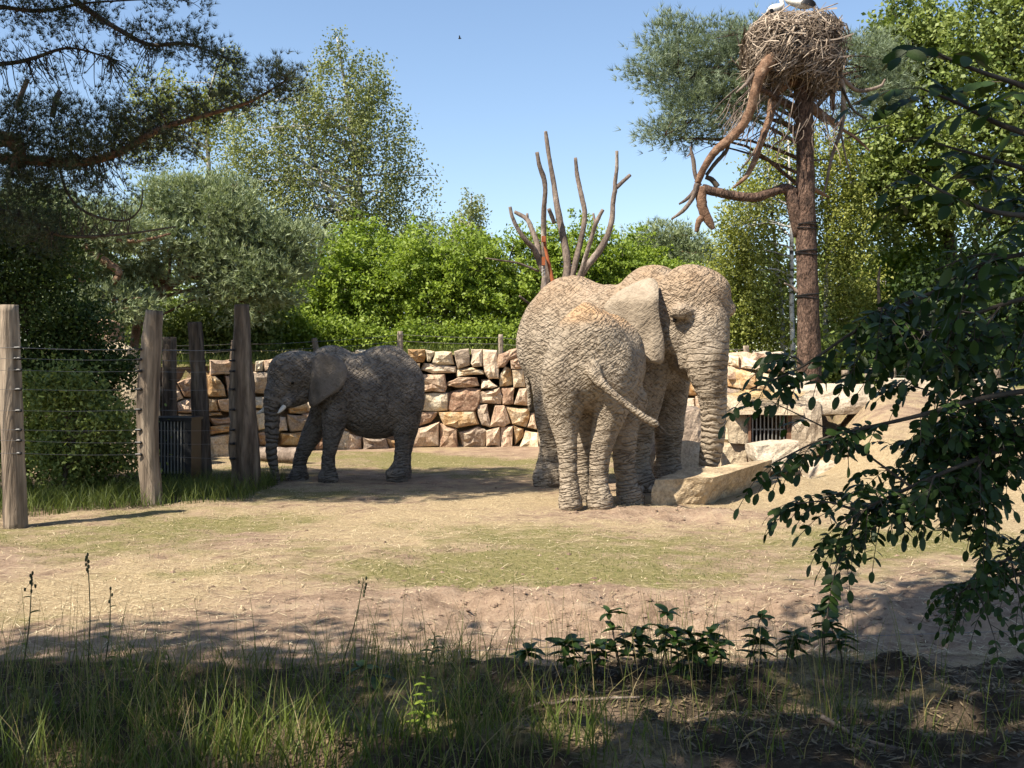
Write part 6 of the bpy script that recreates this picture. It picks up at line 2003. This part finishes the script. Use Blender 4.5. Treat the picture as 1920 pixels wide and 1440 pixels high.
for k, (pts, scl, nsub) in enumerate(boughs):
    wpts = np.array([P(*q) for q in pts])
    inn = wpts[wpts[:, 0] / wpts[:, 1] < 0.56]
    tp_ = s[np.argmin(np.abs(s[:, 2] - (inn[0, 2] - 0.12 + 0.05 * (k % 3)))), :3]
    wpts = np.vstack([tp_, (tp_ * 0.55 + inn[0] * 0.45) + [0, 0, 0.05 + 0.02 * (k % 4)], inn])
    st = spline(wpts, 40)
    mb = MB()
    tube(mb, st, np.linspace(0.013, 0.0022, 40), 6, rough=0.1, seed=k)
    mb.build('bough', M_DARKB, rob, rb, shade=True)
    stems = [(st, 5)]
    for j in range(nsub * 4):
        i = rl_.integers(6, 36)
        dv = st[i] - st[i - 3]
        L = 0.13 + 0.19 * rl_.random()
        e = st[i] + dv / np.linalg.norm(dv) * L * 0.7 + np.array([rl_.normal() * .3, rl_.normal() * .4, rl_.normal() * .55 - 0.15]) * L
        sub = spline([st[i], (st[i] + e) / 2 + [0, 0, 0.02], e], 14)
        tube(mtw, sub, np.linspace(0.004, 0.0015, 14), 4, cap=False)
        stems.append((sub, 2))
    for sp, i0 in stems:
        i = i0
        side = 1
        while i < len(sp):
            t = sp[min(i + 1, len(sp) - 1)] - sp[max(i - 1, 0)]
            t = t / (np.linalg.norm(t) + 1e-9)
            lat = np.cross(t, [0, 0, 1.0]) * side
            d = t * 0.65 + lat * 0.7 + np.array([0, 0, -0.35]) + rl_.normal(size=3) * 0.3
            if i >= len(sp) - 2: d = t + [0, 0, -0.5]
            d /= np.linalg.norm(d)
            L = (0.10 + 0.07 * rl_.random()) * scl
            q = spline([sp[i], sp[i] + d * L * 0.55 + [0, 0, 0.004], sp[i] + d * L + [0, 0, -0.025]], 9)
            tube(mtw, q, 0.0012, 3, cap=False)
            npair = rl_.integers(3, 6)
            nrm = np.array([rl_.normal() * .35, -0.35 + rl_.normal() * .3, 1.0])
            for m_ in range(npair):
                p = q[2 + int(m_ * 6 / npair)]
                ax_ = q[-1] - q[0]
                ax_ /= np.linalg.norm(ax_)
                ll = np.cross(ax_, nrm)
                ll /= np.linalg.norm(ll)
                for sg in (-1, 1):
                    dd = ax_ * 0.45 + sg * ll * 0.9 + rl_.normal(size=3) * 0.16 + [0, 0, -0.22]
                    leafs.append((p, dd, nrm + rl_.normal(size=3) * 0.3, (0.033 + 0.010 * rl_.random()) * scl))
            leafs.append((q[-1], q[-1] - q[-3] + [0, 0, -0.01], nrm, 0.040 * scl))
            side = -side
            i += rl_.integers(1, 4) if len(sp) < 20 else (rl_.integers(3, 6) if scl > 1.05 else rl_.integers(1, 3))
tag(mtw.build('leaf_stalks', M_DARKB, rob, rb), kind='stuff')
shared = bpy.data.meshes.new('leaflet')
shared.from_pydata([tuple(v) for v in LV], [], [tuple(int(a) for a in q) for q in LF])
shared.attributes.new('tint', 'FLOAT', 'POINT').data.foreach_set('value', np.full(len(LV), 0.45, np.float32))
shared.materials.append(L_FORE)
for p_ in shared.polygons: p_.use_smooth = True
vis = [(l[3] / l[0][1], i) for i, l in enumerate(leafs) if abs(l[0][0] / l[0][1]) < 0.475 and -0.37 < (l[0][2] - CAMZ) / l[0][1] < 0.34]
vis.sort(reverse=True)
big = set(i for _, i in vis[:: max(1, len(vis) // 290)][:290])
from mathutils import Matrix
mb = MB()
for i, (p, d, n_, L) in enumerate(leafs):
    R = frame(d, n_)
    if i in big:
        o = bpy.data.objects.new('leaflet', shared)
        C.objects.link(o)
        o.parent = rob
        M_ = Matrix([[*(R[a] * L), p[a] - rb[a]] for a in range(3)] + [[0, 0, 0, 1]])
        o.matrix_basis = M_
    else:
        mb.add(p + (LV * L) @ R.T, LF, rl_.random())
tag(mb.build('leaflets', L_FORE, rob, rb, shade=True), kind='stuff')

# ================================================================== ground cover
rg = np.random.default_rng(41)


def blades(mb, base, h, wd, r, lean=0.35, seg=3, tint=None):
    n = len(base)
    a = r.random(n) * 2 * np.pi
    dirn = np.stack([np.cos(a), np.sin(a), np.zeros(n)], 1)
    ln = (lean * h * (0.3 + r.random(n)))[:, None]
    b = r.random(n) * 2 * np.pi
    side = np.stack([np.cos(b), np.sin(b), np.zeros(n)], 1)
    V = []
    for k in range(seg + 1):
        t = k / seg
        c = base + np.array([0, 0, 1.0]) * (h * (t - 0.25 * lean * t * t))[:, None] + dirn * ln * t * t
        w_ = (wd * (1 - t) ** 0.7 * 0.5)[:, None] if k < seg else np.zeros((n, 1)) + 0.0002
        V += [c - side * w_, c + side * w_]
    V = np.stack(V, 1)
    f = []
    for k in range(seg):
        f.append(np.stack([np.arange(n) * (2 * seg + 2) + 2 * k + j for j in (0, 1, 3, 2)], 1))
    mb.add(V.reshape(-1, 3), np.concatenate(f), np.repeat(r.random(n) if tint is None else tint, 2 * seg + 2))


def scatter(n, x0, x1, y0, y1, r, bias=1.0):
    Y = y0 + (y1 - y0) * r.random(n) ** bias
    X = x0 + (x1 - x0) * r.random(n)
    return X, Y


# straw litter on the enclosure floor
mb = MB()
X, Y = scatter(76000, -7, 7.5, 5.9, 20, rg, 1.6)
X, Y = np.concatenate([X, 3.3 + 4.2 * rg.random(7000)]), np.concatenate([Y, 11.0 + 7.2 * rg.random(7000)])
k = rg.random(len(X)) < (0.15 + 0.85 * straw_mask(X, Y)) * (np.abs(X) < 0.5 * Y + 0.3)
X, Y = X[k], Y[k]
n = len(X)
Z = H(X, Y) + 0.006 + 0.012 * rg.random(n)
a = rg.normal(size=n) * 0.9 + (rg.random(n) < 0.3) * rg.random(n) * 3
L = np.where(rg.random(n) < 0.16, 0.08 + 0.12 * rg.random(n), 0.02 + 0.06 * rg.random(n) ** 2)
d = np.stack([np.cos(a) * L, np.sin(a) * L, 0.006 * rg.normal(size=n)], 1)
sd = np.stack([-np.sin(a), np.cos(a), np.zeros(n)], 1) * (0.0012 + 0.0011 * rg.random(n))[:, None]
c = np.stack([X, Y, Z], 1)
c[:, 2] += 0.0
bend = np.stack([np.zeros(n), np.zeros(n), 0.003 * rg.random(n)], 1)
V = np.stack([c - d / 2 - sd, c - d / 2 + sd, c + sd + bend, c - sd + bend, c + d / 2 + sd, c + d / 2 - sd], 1).reshape(-1, 3)
i6 = np.arange(n)[:, None] * 6
mb.add(V, np.concatenate([i6 + np.array([[0, 1, 2, 3]]), i6 + np.array([[3, 2, 4, 5]])]), np.repeat(rg.random(n), 6))
tag(mb.build('straw_litter', M_STRAW), 'loose straw scattered over the enclosure floor', 'straw', kind='stuff')
# thin cropped grass on the floor
mb = MB()
X, Y = scatter(70000, -7, 7.5, 6.2, 21, rg, 1.5)
k = (rg.random(len(X)) < smooth(0.35, 0.85, grass_mask(X, Y) + 0.35 * vnoise(np.stack([X, Y], 1) * 2.3))) * (np.abs(X) < 0.5 * Y + 0.3)
X, Y = X[k], Y[k]
bs = np.stack([X, Y, H(X, Y) - 0.003], 1)
blades(mb, bs, 0.012 + 0.026 * rg.random(len(X)), np.full(len(X), 0.005), rg, 0.9, 2)
tag(mb.build('cropped_grass', L_GRASS), 'thin cropped grass growing in patches on the enclosure floor', 'grass', kind='stuff')
# clods
mb = MB()
oct_v = np.array([(1, 0, 0), (-1, 0, 0), (0, 1, 0), (0, -1, 0), (0, 0, 1), (0, 0, -1)], float)
oct_f = np.array([(0, 2, 4), (2, 1, 4), (1, 3, 4), (3, 0, 4), (2, 0, 5), (1, 2, 5), (3, 1, 5), (0, 3, 5)])
for cx, cy, sx, sy, m_ in ((2.0, 6.8, 1.6, .5, 900), (0.0, 7.3, .8, .45, 450), (1.8, 11.6, .8, .35, 250), (0, 9.5, 5, 2.5, 350), (0.2, 5.6, 3.2, .25, 500)):
    X = cx + rg.normal(size=m_) * sx
    Y = cy + rg.normal(size=m_) * sy
    sz = 0.004 + 0.020 * rg.random(m_) ** 3
    Z = H(X, Y)
    rr = rg.random((m_, 6, 1)) * 0.8 + 0.6
    V = np.stack([X, Y, Z], 1)[:, None, :] + oct_v[None] * rr * sz[:, None, None] * np.array([1.3, 1.1, 0.7])
    mb.add(V.reshape(-1, 3), (np.arange(m_)[:, None, None] * 6 + oct_f[None]).reshape(-1, 3), np.repeat(rg.random(m_), 6))
M_CLOD = m_noise('clods', [(0.3, (0.10, 0.066, 0.045)), (0.7, (0.25, 0.175, 0.125))], 8, tint=0.4)
tag(mb.build('soil_clods', M_CLOD), 'small dry clods of sandy soil on the trampled ground', 'soil', kind='stuff')
# tall grass in the foreground
mb = MB()
X, Y = scatter(26000, -3.2, 3.4, 3.7, 5.9, rg, 0.9)
q = np.stack([X, Y], 1)
dens = (smooth(0.9, -0.7, X) * 0.75 + 0.16) * (0.75 + 0.9 * vnoise(q * 1.7 + 4)) * smooth(6.1, 4.3, Y + 0.5 * vnoise(q * 1.2 + 40))
dens *= np.where(X > -0.2, smooth(5.4, 4.4, Y), 1.0)
k = rg.random(len(X)) < np.clip(dens, 0, 1)
X, Y = X[k], Y[k]
n = len(X)
hh = (0.06 + 0.30 * rg.random(n) ** 2.2) * np.where(X > 0.0, 0.75, 1.0) * smooth(6.3, 5.2, Y)
blades(mb, np.stack([X, Y, H(X, Y) - 0.02], 1), hh + 0.04, 0.0035 + 0.0035 * rg.random(n), rg, 0.55, 4)
# long seed stems
m_ = 700
X = -2.9 + 4.8 * rg.random(m_) ** 1.4
Y = 4.2 + 1.6 * rg.random(m_)
blades(mb, np.stack([X, Y, H(X, Y) - 0.02], 1), 0.25 + 0.32 * rg.random(m_), np.full(m_, 0.004), rg, 0.25, 4, tint=0.3 + 0.7 * rg.random(m_))
# a few stout lit blades close by
for cx, cy, m2 in ((-1.08, 4.25, 90), (-0.85, 4.3, 60), (-1.95, 4.15, 40), (0.25, 4.15, 34), (-0.35, 4.35, 30), (-1.4, 4.2, 30), (-0.6, 4.2, 40)):
    X = cx + rg.normal(size=m2) * 0.10
    Y = cy + rg.normal(size=m2) * 0.12
    blades(mb, np.stack([X, Y, H(X, Y) - 0.02], 1), 0.16 + 0.24 * rg.random(m2), 0.006 + 0.005 * rg.random(m2), rg, 0.55, 5, tint=0.35 + 0.37 * rg.random(m2))
tag(mb.build('tall_grass', L_WILD), 'tall wild grass growing along the near bank', 'grass', kind='stuff')
mb = MB()
X, Y = scatter(22000, -2.6, 3.0, 3.9, 5.6, rg, 1.0)
k = rg.random(len(X)) < np.where(X > 0, 0.6, 0.25)
X, Y = X[k], Y[k]
n = len(X)
a = rg.random(n) * np.pi
L = 0.02 + 0.07 * rg.random(n)
d = np.stack([np.cos(a) * L, np.sin(a) * L, 0.01 * rg.normal(size=n)], 1)
sd = np.stack([-np.sin(a), np.cos(a), np.zeros(n)], 1) * (0.002 + 0.006 * rg.random(n) ** 2)[:, None]
c = np.stack([X, Y, H(X, Y) + 0.008], 1)
V = np.stack([c - d / 2, c + sd, c + d / 2, c - sd], 1).reshape(-1, 3)
mb.add(V, np.arange(4 * n).reshape(-1, 4), np.repeat(rg.random(n), 4))
tag(mb.build('leaf_litter', L_LITTER), 'dry leaf and bark litter on the shaded near bank', 'litter', kind='stuff')
# verge grass on the wall top and tufts by the fence
mb = MB()
X = -9 + 12.5 * rg.random(7000)
Y = np.interp(X, WX, WY) + 0.5 + 1.6 * rg.random(7000)
blades(mb, np.stack([X, Y, H(X, Y) - 0.02], 1), 0.10 + 0.22 * rg.random(7000), np.full(7000, 0.012), rg, 0.5, 3)
tag(mb.build('verge_grass', L_GRASS), 'rough grass growing along the top of the stone wall', 'grass', kind='stuff')
mb = MB()
X = -6.3 + 3.1 * rg.random(7000)
Y = 11.4 + 0.55 * (X + 5.5) + 2.6 * rg.random(7000)
Y = np.maximum(Y, 10.9 + 0.62 * np.maximum(X + 5.4, 0) * 1.2)
blades(mb, np.stack([X, Y, H(X, Y) - 0.02], 1), 0.10 + 0.28 * rg.random(7000) ** 1.4, np.full(7000, 0.008), rg, 0.6, 3)
tag(mb.build('fence_grass', L_GRASS), 'unmown grass growing round the foot of the tall fence posts', 'grass', kind='stuff')
# hay on the den lintel and the mound
mb = MB()
for m2, (x0, x1, y0, y1) in ((700, (1385, 1500, 16.85, 17.6)),):
    X = (x0 + (x1 - x0) * rg.random(m2) - 960) / F * 17
    Y = y0 + (y1 - y0) * rg.random(m2)
    Z = 1.13 + 0.07 * rg.random(m2) - 0.25 * (rg.random(m2) < 0.15) * (Y < 17.0)
    a = rg.random(m2) * 6.28
    d = np.stack([np.cos(a), 0.4 * np.sin(a), rg.normal(size=m2) * 0.35], 1) * (0.08 + 0.14 * rg.random(m2))[:, None]
    c = np.stack([X, Y, Z], 1)
    sd = np.array([0, 0.003, 0.004])
    V = np.stack([c - d, c + sd, c + d, c - sd], 1).reshape(-1, 3)
    mb.add(V, np.arange(4 * m2).reshape(-1, 4), np.repeat(rg.random(m2), 4))
tag(mb.build('hay', M_HAY), 'loose hay heaped on the stone above the barred gate', 'hay', kind='stuff')

# ================================================================== single plants on the near bank
LA, LFa = leaflet_mesh(4)


def sapling(px_, py_, h, seed, label, group):
    r = np.random.default_rng(seed)
    g_ = G(px_, py_)
    g_[2] = H(g_[0], g_[1]) - 0.01
    root = thing('leafy_sapling', g_, label, 'plant', group)
    ms = MB()
    ml = MB()
    for st_ in range(r.integers(1, 4)):
        hh = h * (0.65 + 0.45 * r.random())
        top = g_ + [r.normal() * 0.05, r.normal() * 0.04, hh]
        s_ = spline([g_, (g_ + top) / 2 + r.normal(size=3) * 0.012, top], 10)
        tube(ms, s_, np.linspace(0.004, 0.002, 10), 5, cap=False)
        for lev, cnt in ((9, 7), (7, 5), (5, 4)):
            if lev < 9 and r.random() < 0.25: continue
            a0 = r.random() * 6.28
            for j in range(cnt):
                a_ = a0 + j * 6.28 / cnt + r.normal() * 0.25
                d = np.array([math.cos(a_), math.sin(a_), 0.35 - 0.5 * r.random() + (0.5 if lev == 9 and j % 3 == 0 else 0)])
                R = frame(d, np.array([0, 0, 1.0]) + r.normal(size=3) * 0.2)
                L = 0.055 + 0.045 * r.random()
                ml.add(s_[lev] + (LA * L * [0.85, 1, 2.4]) @ R.T, LFa, r.random())
    ms.build('stem', M_DARKB, root, g_)
    ml.build('leaves', L_SAP, root, g_, shade=True)


for k, (x, y, h) in enumerate(((1062, 1268, .17), (1092, 1262, .22), (1120, 1262, .17), (1168, 1264, .25), (1205, 1262, .2), (1232, 1262, .33), (1262, 1262, .26), (1292, 1266, .2), (1322, 1262, .2), (1350, 1264, .18), (1402, 1262, .25), (1428, 1262, .17), (1470, 1262, .2), (1498, 1262, .17), (1548, 1262, .25), (1580, 1262, .2), (720, 1300, .14), (965, 1275, .12))):
    sapling(x, y, h, 300 + k, 'dark whorled sapling in the row along the lip of the near bank' if k < 16 else ('small lone sapling among the tall grass' if k == 16 else 'small sapling between the tall grass and the row of saplings'), 'saplings along the bank lip' if k < 16 else None)


def weed(name, label, px_, py_, top, seed, leaves, heads, mat=L_GRASS, Yd=None):
    r = np.random.default_rng(seed)
    g_ = G(px_, py_) if Yd is None else np.array([(px_ - 960) / F * Yd, Yd, 0.0])
    g_[2] = H(g_[0], g_[1]) - 0.01
    t_ = P(top[0], top[1], g_[1])
    root = thing(name, g_, label, 'plant')
    mb = MB()
    s_ = spline([g_, (g_ + t_) / 2 + [0.012, 0, 0], t_], 14)
    tube(mb, s_, np.linspace(0.0045, 0.002, 14), 5)
    mb.build('stem', M_STALK, root, g_)
    ml = MB()
    for j in range(leaves):
        i = 1 + int((j + 0.5) / leaves * 11)
        a_ = j * 2.4
        d = np.array([math.cos(a_), math.sin(a_) * 0.6, 0.3])
        R = frame(d, np.array([0, 0, 1.0]))
        L = (0.05 + 0.03 * r.random()) * (1.2 - i / 16)
        ml.add(s_[i] + (LA * L * [0.9, 1, 3]) @ R.T, LFa, r.random())
    if leaves: ml.build('leaves', mat, root, g_, shade=True)
    if heads:
        mh = MB()
        for j in range(heads):
            c_ = t_ + [r.normal() * 0.010, r.normal() * 0.01, -0.10 * j / heads]
            ball(mh, c_, (0.006, 0.006, 0.011), 5)
            tube(mh, [c_, s_[12]], 0.0012, 3, cap=False)
        mh.build('seed_head', M_STALK, root, g_, shade=True)


M_STALK = m_noise('dry_stalk', [(0.3, (0.035, 0.040, 0.016)), (0.7, (0.10, 0.095, 0.045))], 9)
weed('seed_stalk', 'tall dark seed stalk with curled leaves at the left edge', 40, 1275, (60, 1075), 1, 5, 9)
weed('seed_stalk', 'dark thistle-like stalk with a single round head', 195, 1260, (207, 1103), 2, 4, 3)
weed('mullein_weed', 'upright pale leafy weed standing among the grass before the saplings', 790, 1400, (797, 1240), 3, 16, 0, L_ROBY)
weed('mullein_weed', 'dark bushy-topped weed behind the pale leafy weed', 800, 1260, (815, 1185), 4, 9, 0, L_SAP)
weed('grass_plume', 'pale feathery grass plume arching at the lower left corner', 0, 1440, (62, 1290), 5, 0, 14, Yd=3.3)
weed('grass_plume', 'thin dark grass plume leaning over the pale straw', 640, 1260, (682, 1085), 6, 0, 6)
weed('grass_plume', 'tall thin plume at the left before the short grass', 165, 1260, (164, 1040), 7, 0, 8)
for k, (x, y, x1, y1) in enumerate(((1262, 1440, 1265, 1305), (1283, 1440, 1283, 1362), (1296, 1440, 1300, 1380), (1380, 1440, 1432, 1362))):
    g_ = np.array([(x - 960) / F * 4.0, 4.0, 0.0])
    g_[2] = H(g_[0], 4.0)
    t_ = P(x1, y1, 4.0)
    mb = MB()
    s_ = spline([g_, (g_ + t_) / 2 + [-0.02, 0, 0.02], t_], 12)
    tube(mb, s_, np.array([.0016] * 6 + [.003, .0036, .0036, .0032, .0028, .001]), 5)
    tag(mb.build('rye_stem', L_GRASSD, None, g_, shade=True), 'pale ripe grass ear standing up from the dark near bank', 'grass stem', 'pale grass ears on the near bank')
# low wire along the bank
mb = MB()
wp_ = spline([P(-100, 1250, 5.9), P(500, 1240, 5.9), P(950, 1217, 5.9), P(1400, 1200, 5.9), P(2000, 1180, 5.9)], 60)
tube(mb, wp_, 0.0016, 4)
tag(mb.build('low_wire', M_WIRE, None, wp_[0]), 'single thin low wire strung along the near edge of the enclosure', 'wire')
# fallen sticks, root and cone
for k, (pts, r0, lab) in enumerate((
        ([(1545, 1265), (1548, 1310), (1570, 1330), (1572, 1355)], .006, 'bent pale root running down the bank under a sapling'),
        ([(1540, 1375), (1600, 1385), (1680, 1392)], .010, 'grey fallen branch lying in the grass at the right'),
        ([(965, 1330), (1050, 1320), (1140, 1322), (1200, 1318)], .009, 'long dead branch lying along the bank below the saplings'),
        ([(1000, 1300), (1060, 1295), (1130, 1300)], .006, 'thin dead twig above the long dead branch'),
        ([(1290, 1345), (1340, 1338), (1400, 1345)], .006, 'short stick lying in the sunlit patch'))):
    w_ = np.array([G(*q) for q in pts])
    w_[:, 2] = H(w_[:, 0], w_[:, 1]) + r0 * 0.8
    mb = MB()
    s_ = spline(w_, 16)
    s_[:, 2] = np.maximum(s_[:, 2], H(s_[:, 0], s_[:, 1]) + r0 * 0.6)
    tube(mb, s_, np.linspace(r0, r0 * 0.6, 16), 7, rough=0.2, seed=k)
    tag(mb.build('fallen_branch', M_DEAD, None, s_[0], shade=True), lab, 'branch')
g_ = G(1218, 1356)
mb = MB()
rc = np.random.default_rng(8)
for j in range(60):
    a_ = j * 2.4
    t = j / 60
    c_ = g_ + [0, 0, 0.028] + np.array([(t - .5) * 0.06, 0, 0]) + np.array([0, math.cos(a_), math.sin(a_)]) * 0.024 * math.sin(np.pi * (t * .8 + .1))
    ball(mb, c_, (0.007, 0.006, 0.006), 4)
tag(mb.build('pine_cone', M_DARKB, None, g_), 'dark pine cone lying on the litter of the near bank', 'pine cone')
